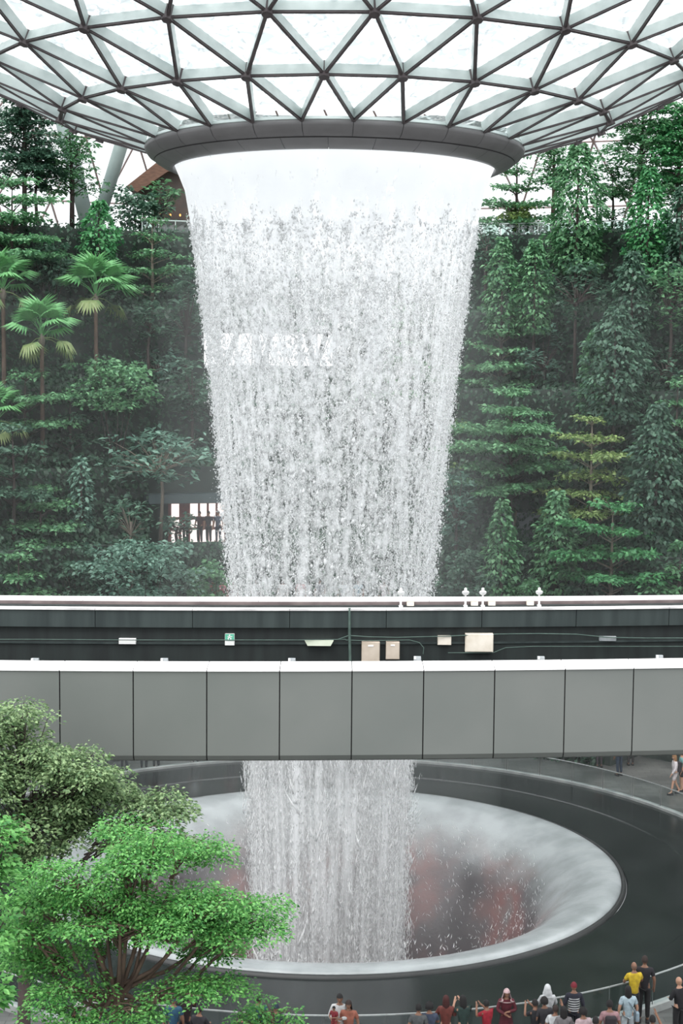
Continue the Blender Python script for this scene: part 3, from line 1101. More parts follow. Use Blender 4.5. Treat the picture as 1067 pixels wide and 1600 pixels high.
def pose_meshes(key):
    (le, lw), (re, rw), st = POSES[key]
    V, E, R = [], [], []

    def add(p, r, parent=None):
        V.append(Vector(p)); R.append(r)
        if parent is not None:
            E.append((parent, len(V) - 1))
        return len(V) - 1
    pel = add((0, 0, .96), (.13, .10))
    sp = add((0, .0, 1.12), (.115, .09), pel)
    ch = add((0, .0, 1.32), (.135, .10), sp)
    nk = add((0, .0, 1.46), (.055, .055), ch)
    add((0, .02, 1.56), (.052, .055), nk)
    for s, el, wr, ls in ((-1, le, lw, st), (1, re, rw, -st)):
        sh = add((.165 * s, 0, 1.405), .058, ch)
        e = add(el, .043, sh)
        w = add(wr, .029, e)
        d = (Vector(wr) - Vector(el)).normalized()
        pm = add(Vector(wr) + d * .055, (.034, .018), w)
        side = Vector((-s, 0, 0)) - d * d.dot(Vector((-s, 0, 0)))
        side = side.normalized() if side.length > .2 else Vector((0, 0, 1))
        dn = d.cross(side).normalized()
        for q, ln in ((-1.4, .060), (-.45, .072), (.5, .076), (1.4, .068)):
            b0 = add(Vector(wr) + d * .095 + side * .011 * q * 1.1, .009, pm)
            add(Vector(wr) + d * (.095 + ln) + side * .012 * q + dn * .016 * (1 if key != 'stand' else 1), .007, b0)
        t0 = add(Vector(wr) + d * .05 + side * .042, .010, w)
        add(Vector(wr) + d * .095 + side * .055 + dn * .012, .008, t0)
        hp = add((.085 * s, 0, .90), .085, pel)
        kn = add((.095 * s, ls * .6 + .01, .50), .058, hp)
        an = add((.10 * s, ls * 1.2 - .02 - (.06 if ls < 0 else 0), .10 + (.03 if ls < 0 else 0)), .040, kn)
        add((.11 * s, ls * 1.2 + .13 - (.06 if ls < 0 else 0), .04 + (.0 if ls < 0 else 0)), (.042, .03), an)
    body = skin_mesh(V, E, R, 'body_' + key)
    hv, hf = head_verts()
    bm_ = bmesh.new()
    bm_.from_mesh(body)
    bv = [bm_.verts.new(v) for v in hv]
    for f in hf:
        try:
            fc = bm_.faces.new([bv[i] for i in f]); fc.smooth = True
        except ValueError:
            pass
    bm_.to_mesh(body)
    bm_.free()
    out = {'body': body}
    for sleeve in ('short', 'long'):
        V, E, R = [], [], []
        pel = add((0, 0, .82), (.15, .12))
        sp = add((0, 0, 1.10), (.14, .112), pel)
        ch = add((0, 0, 1.32), (.16, .125), sp)
        add((0, 0, 1.445), (.075, .075), ch)
        for s, el, wr in ((-1, le, lw), (1, re, rw)):
            sh = add((.17 * s, 0, 1.40), .074, ch)
            el, wr = Vector(el), Vector(wr)
            if sleeve == 'short':
                add(Vector((.17 * s, 0, 1.40)).lerp(el, .72), .066, sh)
            else:
                e = add(el, .06, sh)
                add(el.lerp(wr, .93), .044, e)
        out['shirt_' + sleeve] = skin_mesh(V, E, R, 'shirt_' + key)
    V, E, R = [], [], []
    pel = add((0, 0, 1.02), (.135, .105))
    for s, ls in ((-1, st), (1, -st)):
        hp = add((.088 * s, 0, .86), .098, pel)
        kn = add((.097 * s, ls * .6 + .01, .50), .074, hp)
        add((.10 * s, ls * 1.2 - .02 - (.06 if ls < 0 else 0), .12), .058, kn)
    out['trousers'] = skin_mesh(V, E, R, 'trousers_' + key)
    V, E, R = [], [], []
    pel = add((0, 0, 1.02), (.135, .105))
    for s, ls in ((-1, st), (1, -st)):
        hp = add((.088 * s, 0, .86), .098, pel)
        add((.097 * s, ls * .5 + .01, .60), .085, hp)
    out['shorts'] = skin_mesh(V, E, R, 'shorts_' + key)
    return out


PM = {k: pose_meshes(k) for k in POSES}


def hair_mesh(kind):
    n, m = 16, 12
    s = {'short': (.084, .104, .128), 'long': (.090, .110, .132), 'hijab': (.094, .118, .136), 'cap': (.086, .108, .126), 'bald': (.0755, .0965, .119), 'curly': (.112, .128, .146)}[kind]
    vs_, keepf = [], []
    g = np.random.default_rng(3)
    for i in range(m + 1):
        ph = PI * i / m
        for j in range(n):
            a = 2 * PI * j / n
            x, y, z = math.sin(ph) * math.cos(a), math.sin(ph) * math.sin(a), math.cos(ph)
            v = Vector((x * s[0], y * s[1], z * s[2]))
            if kind == 'curly':
                v *= 1 + .06 * math.sin(7 * a + 5 * ph)
            if kind == 'long' and z < 0 and y < .45:
                v.z *= 3.1
                v.y = v.y * (.75) - .035
                v.x *= 1.15
            if kind == 'hijab' and z < -.15:
                k = min(1, (-z - .15) / .6)
                v.x *= 1 + 1.1 * k
                v.y *= 1 + .5 * k
                v.z = v.z - .10 * k
                if z < -.85:
                    v.x *= 2.2; v.y *= 1.7
            vs_.append(v + HEADC)
    fs = []
    for i in range(m):
        for j in range(n):
            a = 2 * PI * (j + .5) / n
            z = math.cos(PI * (i + .5) / m)
            y = math.sin(PI * (i + .5) / m) * math.sin(a)
            face = y > .45 and -.8 < z < (.35 if kind != 'hijab' else .3)
            if kind in ('short', 'cap', 'bald', 'curly') and z < -.30:
                face = True
            if kind in ('short', 'curly') and z < .05 and y > .15:
                face = True
            if kind == 'cap' and z < .1:
                face = True
            if kind == 'bald' and (z > .2 or z < -.2 or y > .1):
                face = True
            if kind == 'long' and y > .35 and z < .3:
                face = True
            if not face:
                fs.append((i * n + j, (i + 1) * n + j, (i + 1) * n + (j + 1) % n, i * n + (j + 1) % n))
    if kind == 'cap':
        o = len(vs_)
        for t in range(7):
            a = PI * (.15 + .7 * t / 6)
            vs_ += [HEADC + Vector((.085 * math.cos(a), .105 * math.sin(a), .02)), HEADC + Vector((.10 * math.cos(a), .19 * math.sin(a), .0))]
        for t in range(6):
            fs.append((o + 2 * t, o + 2 * t + 1, o + 2 * t + 3, o + 2 * t + 2))
    me = bpy.data.meshes.new('hair_' + kind)
    me.from_pydata(vs_, [], fs)
    me.polygons.foreach_set('use_smooth', [True] * len(fs))
    me.update()
    return me


HAIR = {k: hair_mesh(k) for k in ('short', 'long', 'hijab', 'cap', 'bald', 'curly')}


def skirt_mesh(zlo, flare):
    b_ = MB()
    n = 20
    prof = [(.150, 1.0), (.175, .88), (.175 + flare * .5, (.88 + zlo) / 2), (.175 + flare, zlo)]
    for i, (r, z) in enumerate(prof):
        for j in range(n):
            a = 2 * PI * j / n
            w = 1 + .06 * i * math.sin(5 * a) / 2
            b_.v.append((r * w * math.cos(a), r * .8 * w * math.sin(a), z))
    for i in range(3):
        for j in range(n):
            b_.f.append((i * n + j, (i + 1) * n + j, (i + 1) * n + (j + 1) % n, i * n + (j + 1) % n)); b_.mi.append(0)
    me = b_.mesh('skirt')
    me.polygons.foreach_set('use_smooth', [True] * len(me.polygons))
    return me


SK = {'skirt': skirt_mesh(.52, .07), 'dress': skirt_mesh(.10, .14)}
eye_me = MB().lathe([(.001, -.012), (.011, -.004), (.011, .004), (.001, .012)], 6).mesh('eye')
shoe_me = MB().bevel_box((0, .06, .04), (.10, .27, .08), .025).mesh('shoe')
bag_b = MB()
bag_b.bevel_box((0, -.20, 1.20), (.28, .15, .42), .04)
bag_me = bag_b.mesh('backpack')
phone_me = MB().box((0, 0, 0), (.08, .012, .15)).mesh('phone')
sling = MB()
sling.bevel_box((.24, -.02, .92), (.10, .26, .26), .03)
bag2_me = sling.mesh('shoulder_bag')
strap_b = MB()
strap_b.tube([(-.10, .02, 1.45), (.05, -.14, 1.25), (.20, -.10, 1.0)], .014, 5)
strap_me = strap_b.mesh('strap')
stripe_b = MB()
for k in range(6):
    z_ = .98 + k * .065
    w_ = .158 + .01 * (k / 5)
    stripe_b.lathe([(w_, z_), (w_ + .004, z_ + .015), (w_, z_ + .03)], 20)
stripe_me = stripe_b.mesh('stripes')
for v in stripe_me.vertices:
    v.co.y *= .82


def cloth(c):
    return mat('cloth_%d_%d_%d' % c, tuple(int(v * .78) for v in c), tuple(int(v * .92 + 4) for v in c), 9.0, 0.85)  # darkened overall: shade of bridge and trees put into the cloth colours


SKIN = {'l': mat('skin_light', (168, 128, 106), (178, 138, 116), 6, .6), 'm': mat('skin_medium', (122, 86, 68), (132, 96, 76), 6, .6), 'd': mat('skin_dark', (98, 68, 54), (110, 78, 62), 6, .6)}


def piece(name, me, m, parent, loc=(0, 0, 0)):
    if not me.materials:
        me.materials.append(None)
    o = bpy.data.objects.new(name, me)
    COL.objects.link(o)
    o.parent = parent
    o.location = loc
    o.material_slots[0].link = 'OBJECT'
    o.material_slots[0].material = m
    return o


def person(px, py, pose, rz, h, hair, hcol, shirt, sleeve, bottom, bcol, skin, label, extra=(), zfloor=0.0, feet=False, pos=None, group=None):
    if pos is not None:
        p = Vector(pos)
    elif feet:
        p = at_z(px, py, zfloor)
    else:
        p = at_z(px, py, zfloor + h * 1.01)
    if zfloor == 0.0 and pos is None:
        r = math.hypot(p.x - AX, p.y - AY)
        if r < 15.35:
            p.x, p.y = AX + (p.x - AX) * 15.35 / r, AY + (p.y - AY) * 15.35 / r
    s = h / 1.735
    e = tag(empty('person', (p.x, p.y, zfloor if pos is None else p.z)), label, 'person', group)
    e.rotation_euler = (0, 0, math.radians(rz))
    e.scale = (s, s, s)
    P_ = PM[pose]
    bd = piece('body', P_['body'], SKIN[skin], e)
    piece('shirt', P_['shirt_' + sleeve], cloth(shirt), e)
    if bottom in ('trousers', 'shorts'):
        piece(bottom, P_[bottom], cloth(bcol), e)
    else:
        piece(bottom, SK[bottom], cloth(bcol), e)
    nm = {'hijab': 'headscarf', 'cap': 'cap'}.get(hair, 'hair')
    piece(nm, HAIR[hair], cloth(hcol), e)
    for sx in (-1, 1):
        piece('eye', eye_me, MATS['black_joint'], bd, (sx * .03, .118, 1.625))
        st = POSES[pose][2] * (-sx)
        piece('shoe', shoe_me, cloth((40, 38, 40)), e, (sx * .105, st * 1.2 - .03 - (.06 if st < 0 else 0), .0))
    if 'backpack' in extra:
        piece('backpack', bag_me, cloth((46, 40, 46)), e)
    if 'bag' in extra:
        piece('shoulder_bag', bag2_me, cloth((150, 170, 184)), e)
        piece('strap', strap_me, cloth((120, 136, 150)), e)
    if 'stripes' in extra:
        piece('stripes', stripe_me, cloth((220, 222, 224)), e)
    return e


BLK, DBR, MAR = (26, 23, 24), (48, 34, 30), (88, 26, 34)
NEAR = 'visitors along the near pool railing'
Q = person
Q(985, 1500, 'rail', 10, 1.70, 'bald', (120, 92, 78), (214, 182, 40), 'short', 'trousers', (36, 36, 40), 'm', 'person with shaved head in bright yellow shirt at the railing', group=NEAR)
Q(1001, 1490, 'stand', -8, 1.80, 'short', DBR, (30, 27, 34), 'short', 'trousers', (24, 23, 26), 'm', 'tall person all in black right of the yellow shirt', group=NEAR)
Q(982, 1540, 'stand', 5, 1.62, 'long', BLK, (176, 196, 206), 'short', 'shorts', (190, 200, 206), 'l', 'person with long black hair, pale blue shirt and shoulder bag', ('bag',), group=NEAR)
Q(1062, 1526, 'hold', 30, 1.70, 'bald', (170, 130, 104), (26, 25, 30), 'long', 'trousers', (24, 24, 28), 'l', 'balding person in black at far right bottom edge', group=NEAR)
Q(897, 1534, 'stand', 0, 1.66, 'cap', (120, 24, 40), (34, 36, 50), 'long', 'trousers', (28, 30, 40), 'm', 'person with dark red cap and navy white striped top', ('stripes',), group=NEAR)
Q(856, 1538, 'rail', 5, 1.62, 'hijab', (214, 216, 218), (204, 206, 208), 'long', 'dress', (196, 198, 200), 'm', 'person in white headscarf and white dress at the railing', group=NEAR)
Q(837, 1561, 'photo', 30, 1.55, 'short', BLK, (30, 32, 38), 'short', 'trousers', (28, 28, 34), 'm', 'short dark clothed person left of the white headscarf, arms forward', group=NEAR)
Q(851, 1558, 'stand', 10, 1.60, 'curly', BLK, (52, 50, 56), 'short', 'trousers', (30, 30, 36), 'm', 'curly black haired person directly before the white headscarf', group=NEAR)
Q(868, 1570, 'phone', -10, 1.60, 'short', DBR, (208, 210, 212), 'short', 'trousers', (60, 66, 80), 'm', 'person in white shirt lifting one arm to take a picture', group=NEAR)
Q(881, 1572, 'stand', 0, 1.60, 'long', BLK, (120, 116, 118), 'short', 'trousers', (40, 40, 46), 'm', 'long black haired person in grey behind the striped top', group=NEAR)
Q(912, 1574, 'stand', 20, 1.62, 'curly', BLK, (202, 178, 182), 'short', 'trousers', (40, 40, 46), 'm', 'curly haired person in pale pink below the red cap', group=NEAR)
Q(931, 1588, 'stand', 0, 1.66, 'short', BLK, (60, 56, 60), 'short', 'trousers', (40, 40, 46), 'm', 'dark haired head at bottom edge left of the backpack wearer', group=NEAR)
Q(953, 1562, 'stand', 0, 1.74, 'short', BLK, (170, 132, 136), 'short', 'trousers', (44, 44, 50), 'm', 'person in dusty pink shirt carrying a dark backpack', ('backpack',), group=NEAR)
Q(1020, 1586, 'phone', 0, 1.66, 'short', BLK, (44, 48, 60), 'short', 'trousers', (40, 40, 46), 'm', 'dark haired person at bottom edge raising a hand near yellow shirt', group=NEAR)
Q(654, 1568, 'stand', -10, 1.62, 'short', BLK, (84, 88, 90), 'short', 'trousers', (40, 42, 48), 'm', 'person in plain grey shirt, leftmost of the central row', group=NEAR)
Q(671, 1566, 'rail', 0, 1.62, 'curly', BLK, (60, 70, 92), 'short', 'trousers', (40, 42, 48), 'm', 'person in dark blue just right of the plain grey shirt', group=NEAR)
Q(697, 1555, 'rail', 0, 1.64, 'long', (70, 28, 26), (110, 52, 44), 'long', 'trousers', (96, 116, 130), 'l', 'person with long reddish brown hair and rust top', group=NEAR)
Q(724, 1555, 'photo', 20, 1.64, 'long', BLK, (36, 58, 54), 'short', 'trousers', (30, 40, 40), 'l', 'person with long black hair in dark green dress', group=NEAR)
Q(761, 1562, 'photo', 35, 1.52, 'short', BLK, (160, 24, 44), 'short', 'trousers', (60, 30, 36), 'm', 'boy in bright red shirt at the railing', group=NEAR)
Q(789, 1541, 'hold', 180, 1.62, 'hijab', (206, 176, 178), (92, 26, 40), 'long', 'dress', (84, 24, 36), 'm', 'person in pink headscarf and maroon dress facing the viewer', group=NEAR)
Q(531, 1549, 'hold', 175, 1.74, 'short', BLK, (206, 206, 206), 'long', 'trousers', (60, 60, 66), 'm', 'person in white shirt holding a small child', group=NEAR)
Q(545, 1561, 'stand', 170, 1.62, 'long', DBR, (160, 96, 78), 'short', 'skirt', (130, 70, 60), 'm', 'long haired person in orange pink top beside the white shirt', group=NEAR)
Q(404, 1553, 'rail', 10, 1.68, 'short', BLK, (38, 92, 96), 'short', 'trousers', (40, 42, 48), 'm', 'person in teal shirt above the light green sapling', group=NEAR)
Q(431, 1567, 'stand', 0, 1.60, 'cap', (30, 48, 66), (40, 50, 60), 'short', 'trousers', (40, 42, 48), 'm', 'person in dark blue cap behind the light green sapling', group=NEAR)
Q(375, 1579, 'stand', 0, 1.60, 'short', BLK, (36, 34, 36), 'short', 'trousers', (40, 42, 48), 'm', 'dark haired person in black left of the teal shirt', group=NEAR)
Q(290, 1546, 'photo', 0, 1.66, 'long', BLK, (52, 34, 40), 'long', 'trousers', (30, 30, 34), 'm', 'long haired person in dark plum under the bright tree', group=NEAR)
Q(271, 1555, 'stand', 0, 1.66, 'cap', (48, 62, 86), (40, 84, 112), 'short', 'trousers', (40, 42, 48), 'm', 'person in blue shirt and cap under the bright tree', group=NEAR)
Q(311, 1570, 'rail', -20, 1.62, 'short', BLK, (40, 38, 44), 'long', 'trousers', (30, 30, 34), 'm', 'dark clothed person right of the plum top under the tree', group=NEAR)
Q(130, 1548, 'stand', 10, 1.62, 'long', BLK, (190, 186, 186), 'short', 'trousers', (34, 34, 40), 'm', 'person in off white shirt half hidden behind the bright tree', group=NEAR)
Q(148, 1541, 'rail', 0, 1.68, 'short', BLK, (208, 208, 210), 'short', 'trousers', (34, 34, 40), 'l', 'person in white shirt half hidden behind the bright tree trunk', group=NEAR)
# small child in the arms of the white-shirted person
pp = at_z(531, 1549, 1.74 * 1.01)
rr_ = math.hypot(pp.x - AX, pp.y - AY)
if rr_ < 15.35:
    pp.x, pp.y = AX + (pp.x - AX) * 15.35 / rr_, AY + (pp.y - AY) * 15.35 / rr_
Q(0, 0, 'hold', 150, .82, 'short', BLK, (128, 34, 44), 'short', 'trousers', (150, 60, 60), 'm', 'small child in red carried by the person in white shirt', pos=(pp.x - .14, pp.y - .30, .72))
# far side of the pool
FAR = 'visitors on the far side of the pool'
Q(1053, 1241, 'walk', 100, 1.66, 'long', (150, 110, 70), (214, 206, 208), 'long', 'shorts', (196, 186, 186), 'l', 'fair haired person in white with backpack on far paving', ('backpack',), feet=True, group=FAR)
Q(1064, 1236, 'stand', 90, 1.70, 'short', BLK, (120, 168, 168), 'short', 'shorts', (26, 26, 30), 'l', 'person in pale teal shirt behind the fair haired walker', feet=True, group=FAR)
Q(967, 1212, 'stand', 30, 1.62, 'short', BLK, (44, 62, 84), 'long', 'trousers', (34, 50, 70), 'm', 'person in navy on far paving just below the bridge', feet=True, group=FAR)
Q(936, 1199, 'stand', 10, 1.60, 'short', BLK, (196, 50, 72), 'short', 'trousers', (60, 50, 56), 'm', 'person in red shirt far off below the bridge edge', feet=True, group=FAR)
Q(985, 1196, 'stand', 0, 1.60, 'short', BLK, (70, 40, 44), 'short', 'trousers', (40, 34, 36), 'm', 'person in dark brown far off right of the navy one', feet=True, group=FAR)
for (x, y, c, lab) in ((204, 1213, (160, 92, 66), 'person in orange far behind pool under left part of the bridge'), (236, 1210, (190, 190, 194), 'person in white far behind pool beside the orange one'), (262, 1212, (120, 64, 52), 'person in rust brown far behind pool under the bridge'), (318, 1205, (196, 200, 204), 'person in pale grey far behind pool left of the water'), (372, 1203, (110, 66, 64), 'person in maroon far behind pool nearest the water')):
    Q(x, y, 'stand', 180, 1.66, 'short', BLK, c, 'short', 'trousers', (50, 50, 56), 'm', lab, feet=True, group=FAR)
# on the terraces behind the fall
TG = 'visitors on the terraces behind the water'
for (x, c, b_, lab) in ((290, (120, 40, 46), (40, 30, 34), 'person in dark red standing at left end of cafe front'), (312, (60, 30, 34), (34, 28, 32), 'person in dark maroon standing in middle of cafe front'), (326, (44, 40, 46), (30, 30, 34), 'person in black standing in middle of cafe front'), (341, (70, 80, 96), (50, 60, 76), 'person in slate blue at right end of cafe front')):
    p = at_r(x, 850, 25.6)
    Q(0, 0, 'stand', 160, 1.66, 'short', BLK, c, 'short', 'trousers', b_, 'm', lab, pos=(p.x, p.y, 8.53), group=TG)
for (x, c, b_, lab) in ((333, (170, 40, 60), (80, 40, 46), 'person in crimson shirt before the cafe beside the waterfall'), (347, (150, 90, 96), (120, 110, 112), 'person in dusty rose before the cafe beside the waterfall'), (364, (220, 206, 210), (190, 190, 196), 'person in pale pink at left edge of the waterfall'), (400, (214, 214, 218), (120, 120, 126), 'person in white seen through left of the falling water'), (442, (226, 226, 228), (200, 200, 204), 'person all in white seen through water left of centre'), (470, (190, 90, 96), (70, 70, 80), 'person in pink red seen through water left of centre'), (500, (80, 84, 96), (60, 64, 74), 'person in slate grey seen through centre of the water'), (536, (210, 220, 224), (90, 90, 100), 'person in icy white seen through centre of the water'), (560, (130, 160, 176), (80, 80, 90), 'person in light blue seen through water right of centre'), (600, (216, 200, 204), (120, 110, 116), 'person in blush seen through right of the falling water')):
    p = at_r(x, 905, 22.3)
    Q(0, 0, 'stand', 175, 1.66, 'short', BLK, c, 'short', 'trousers', b_, 'm', lab, pos=(p.x, p.y, 5.5), group=TG)

# ------------------------------------------------------------------ things built on the terraces
def mid_r(i):
    r0 = TERR[i][0]
    r1 = TERR[i + 1][0] if i + 1 < len(TERR) else r0 + 3
    return (r0 + r1) / 2


# bright truss window of the sixth terrace wall, seen through the water
win = tag(empty('window_1', (AX, AY, 0)), 'bright band of windows with slanting struts behind the waterfall', kind='structure')
wr = TERR[6][0] - 0.06


def wall_ang(px, py, r):
    p = at_r(px, py, r)
    return math.atan2(p.y - AY, p.x - AX), p.z


M_daylight = emit_mat('daylight_glow', (246, 248, 250), 1.8)  # glow stands in for daylight behind the wall opening
aL, zt = wall_ang(318, 520, wr)
aR, zb = wall_ang(520, 572, wr)
NWP = 8
for i in range(NWP):
    a0, a1 = aL + (aR - aL) * i / NWP, aL + (aR - aL) * (i + 1) / NWP
    MB().lathe([(wr, zb), (wr, zt)], 2, a0=min(a0, a1) + .001, a1=max(a0, a1) - .001).build('pane', M_daylight, win)
M_strut = mat('dark_window_strut', (70, 74, 76), (84, 88, 90), 2, .6)
for (x0, x1, x2) in ((330, 352, 372), (398, 410, 424), (478, 494, 510)):
    for xa, xb in ((x0, x1), (x2, x1)):
        aa, _ = wall_ang(xa, 545, wr - .1)
        ab, _ = wall_ang(xb, 545, wr - .1)
        q = wr - .1
        MB().tube([(q * math.cos(aa), q * math.sin(aa), zt + .1), (q * math.cos(ab), q * math.sin(ab), zb - .1)], .14, 6).build('strut', M_strut, win)
for i in range(17):
    ac = aL + (aR - aL) * i / 16
    s = .012 if i % 2 else -.012
    q = wr - .04
    MB().tube([(q * math.cos(ac - s), q * math.sin(ac - s), zt), (q * math.cos(ac + s), q * math.sin(ac + s), zb)], .025, 4).build('mullion', M_strut, win)

# lit cafe front on the third terrace
cr = TERR[4][0] - 0.10
aL, zt = wall_ang(266, 786, cr)
aR, zb = wall_ang(352, 853, cr)
cafe = tag(empty('cafe_front', (AX, AY, 0)), 'bright lit cafe front with dark red frames left of the waterfall', 'shop front')
M_redwood = mat('dark_red_frame', (92, 44, 44), (112, 58, 54), 4, .6)
cuts = [0, .18, .34, .52, .68, .84, 1.0]
for i in range(6):
    for (f0, f1) in ((.02, .38), (.44, .62), (.68, .98)):
        if (i, f0) in ((1, .68), (3, .44)):
            continue
        a0, a1 = aL + (aR - aL) * (cuts[i] + .02), aL + (aR - aL) * (cuts[i + 1] - .02)
        MB().lathe([(cr, zb + (zt - zb) * f0), (cr, zb + (zt - zb) * f1)], 2, a0=min(a0, a1), a1=max(a0, a1)).build('lit_pane', emit_mat('cafe_light', (250, 236, 230), 1.1), cafe)
MB().lathe([(cr + .04, zb - .1), (cr + .04, zt + .1)], 8, a0=min(aL, aR) - .004, a1=max(aL, aR) + .004).build('frame', M_redwood, cafe)
MB().lathe([(cr - .9, zt + .05), (cr - .9, zt + .5), (cr + .05, zt + .5), (cr + .05, zt + .05), (cr - .9, zt + .05)], 10, a0=min(aL, aR) - .02, a1=max(aL, aR) + .05).build('canopy', mat('dark_teal_canopy', (52, 66, 68), (66, 80, 82), 1, .4), cafe)
MB().lathe([(TERR[3][0] + .5, 8.53), (cr, 8.53)], 10, a0=min(aL, aR) - .03, a1=max(aL, aR) + .03).build('floor_mat', mat('red_brown_decking', (96, 62, 58), (116, 78, 72), 2, .7), cafe)

# grey screen on the right
p0, p1 = at_y(786, 801, 77.5), at_y(852, 846, 77.5)
scr = tag(empty('screen_panel', ((p0.x + p1.x) / 2, 77.5, 8.5)), 'plain grey rectangular screen on a post among the right hand trees', 'screen')
MB().box((0, 0, (p0.z + p1.z) / 2 - 8.5), (p1.x - p0.x, .12, p0.z - p1.z)).build('board', mat('pale_grey_board', (122, 128, 132), (132, 138, 142), 1, .6), scr)
MB().tube([(-.47, -.1, -.0), (-.47, -.1, p0.z - 8.5 + .15)], .08, 8).build('post', M_bark_grey, scr)
MB().tube([(.8, 0, 0), (.8, 0, p1.z - 8.5 + .1)], .06, 8).build('post', M_bark_grey, scr)

# rust coloured kiosk at left
p0, p1 = at_y(44, 645, 77), at_y(100, 700, 77)
ki = tag(empty('kiosk', ((p0.x + p1.x) / 2, 79.6, 12.0)), 'rust red kiosk glowing warmly between the left hand trees', 'kiosk')
w = p1.x - p0.x
MB().box((0, .5, .75), (w, 1.0, 1.5)).build('body', mat('rust_red_panel', (112, 60, 46), (142, 82, 62), 2, .6), ki)
MB().box((0, .4, 1.6), (w * 1.15, 1.4, .15)).build('roof', M_redwood, ki)
for k, (dx, dz) in enumerate(((-.7, 1.2), (-.2, 1.05), (.35, 1.25), (.72, .9))):
    MB().lathe([(.001, dz - .07), (.06, dz - .03), (.07, dz + .02), (.001, dz + .08)], 8, c=(dx * w / 2, -.08)).build('lamp', emit_mat('warm_lamp', (255, 170, 90), 2.0), ki, True)

# brown pavilion under the ring at left
pv = at_y(262, 335, 89)
pav = tag(empty('pavilion', (pv.x, 89, 24.3)), 'brown timber pavilion with sloping roof under the oculus ring', 'pavilion')
M_timber = mat('brown_timber', (84, 58, 46), (106, 76, 60), 3, .7, stretch=(1, 1, 4))
pts = [at_y(x, y, 89) - Vector((pv.x, 89, 24.3)) for x, y in ((196, 292), (262, 240), (330, 236), (330, 262), (262, 268), (215, 300))]
vsp = [tuple(p) for p in pts] + [(p.x, p.y + 5, p.z) for p in pts]
MB().add(vsp, [tuple(range(5, -1, -1)), tuple(range(6, 12))] + [(i, (i + 1) % 6, 6 + (i + 1) % 6, 6 + i) for i in range(6)]).build('roof', M_timber, pav)
q0, q1 = at_y(240, 270, 90.5), at_y(330, 340, 90.5)
MB().box(((q0.x + q1.x) / 2 - pv.x, 1.8, (q0.z + 24.3) / 2 - 24.3), (q1.x - q0.x, 2.4, q0.z - 24.3)).build('body', mat('dark_brown_wall', (58, 46, 42), (74, 58, 50), 2, .8), pav)
for k in range(6):
    x = -1.0 + k * .55
    MB().lathe([(.001, 1.5), (.05, 1.55), (.05, 1.62), (.001, 1.66)], 8, c=(x, .45)).build('lamp', emit_mat('warm_lamp', (255, 170, 90), 2.0), pav, True)

# railings of the top terrace
M_rl = mat('pale_grey_rail', (170, 186, 182), (188, 200, 196), 3, .5)
for (xa, xb, lab) in ((222, 300, 'glass railing of top terrace left of the waterfall'), (722, 1110, 'long glass railing of top terrace right of the waterfall')):
    r_ = TERR[7][0] + .45
    pa, pb = at_r(xa, 370, r_), at_r(xb, 370, r_)
    a0, a1 = math.atan2(pa.y - AY, pa.x - AX), math.atan2(pb.y - AY, pb.x - AX)
    lo, hi = min(a0, a1), max(a0, a1)
    e = tag(empty('terrace_railing', (AX, AY, 24.3)), lab, 'railing', 'railings of the top terrace')
    n = max(3, int((hi - lo) * r_ / 1.0))
    MB().lathe([(r_ - .03, .98), (r_ - .03, 1.04), (r_ + .03, 1.04), (r_ + .03, .98)], n, a0=lo, a1=hi).build('handrail', M_rl, e)
    for i in range(n + 1):
        a = lo + (hi - lo) * i / n
        MB().box((r_ * math.cos(a), r_ * math.sin(a), .5), (.05, .05, 1.0), a).build('post', M_rl, e)
        if i < n:
            MB().lathe([(r_, .1), (r_, .95)], 2, a0=a + .002, a1=a + (hi - lo) / n - .002).build('glass_panel', glass_mat('pale_green_glass', (190, 214, 204), .1), e)


# ------------------------------------------------------------------ plants
def tube_net(mb, a, b, ra, rb, sag=0.0, n=5, k=4):
    a, b = Vector(a), Vector(b)
    pts = []
    for i in range(k):
        t = i / (k - 1)
        p = a.lerp(b, t)
        p.z += sag * math.sin(PI * t)
        pts.append(p)
    mb.tube(pts, [ra + (rb - ra) * i / (k - 1) for i in range(k)], n, caps=False)


def pad_leaves(g, c, rad, thick, n, ls, up=.9):
    """leaves of one flat layered spray"""
    a = g.random(n) * 2 * PI
    rr = np.sqrt(g.random(n)) * rad
    P = np.stack([c[0] + rr * np.cos(a), c[1] + rr * np.sin(a), c[2] + g.normal(0, thick, n) - .25 * rr * rr / max(rad, .01)], 1)
    D = np.stack([np.cos(a), np.sin(a), -.15 + 0 * a], 1) + g.normal(0, .5, (n, 3)) * [1, 1, .5]
    N = norm(g.normal(0, 1 - up + .25, (n, 3)) + [0, 0, 1])
    L = ls * (.7 + .6 * g.random(n))
    return leaves(P, D, N, L, L * .55)


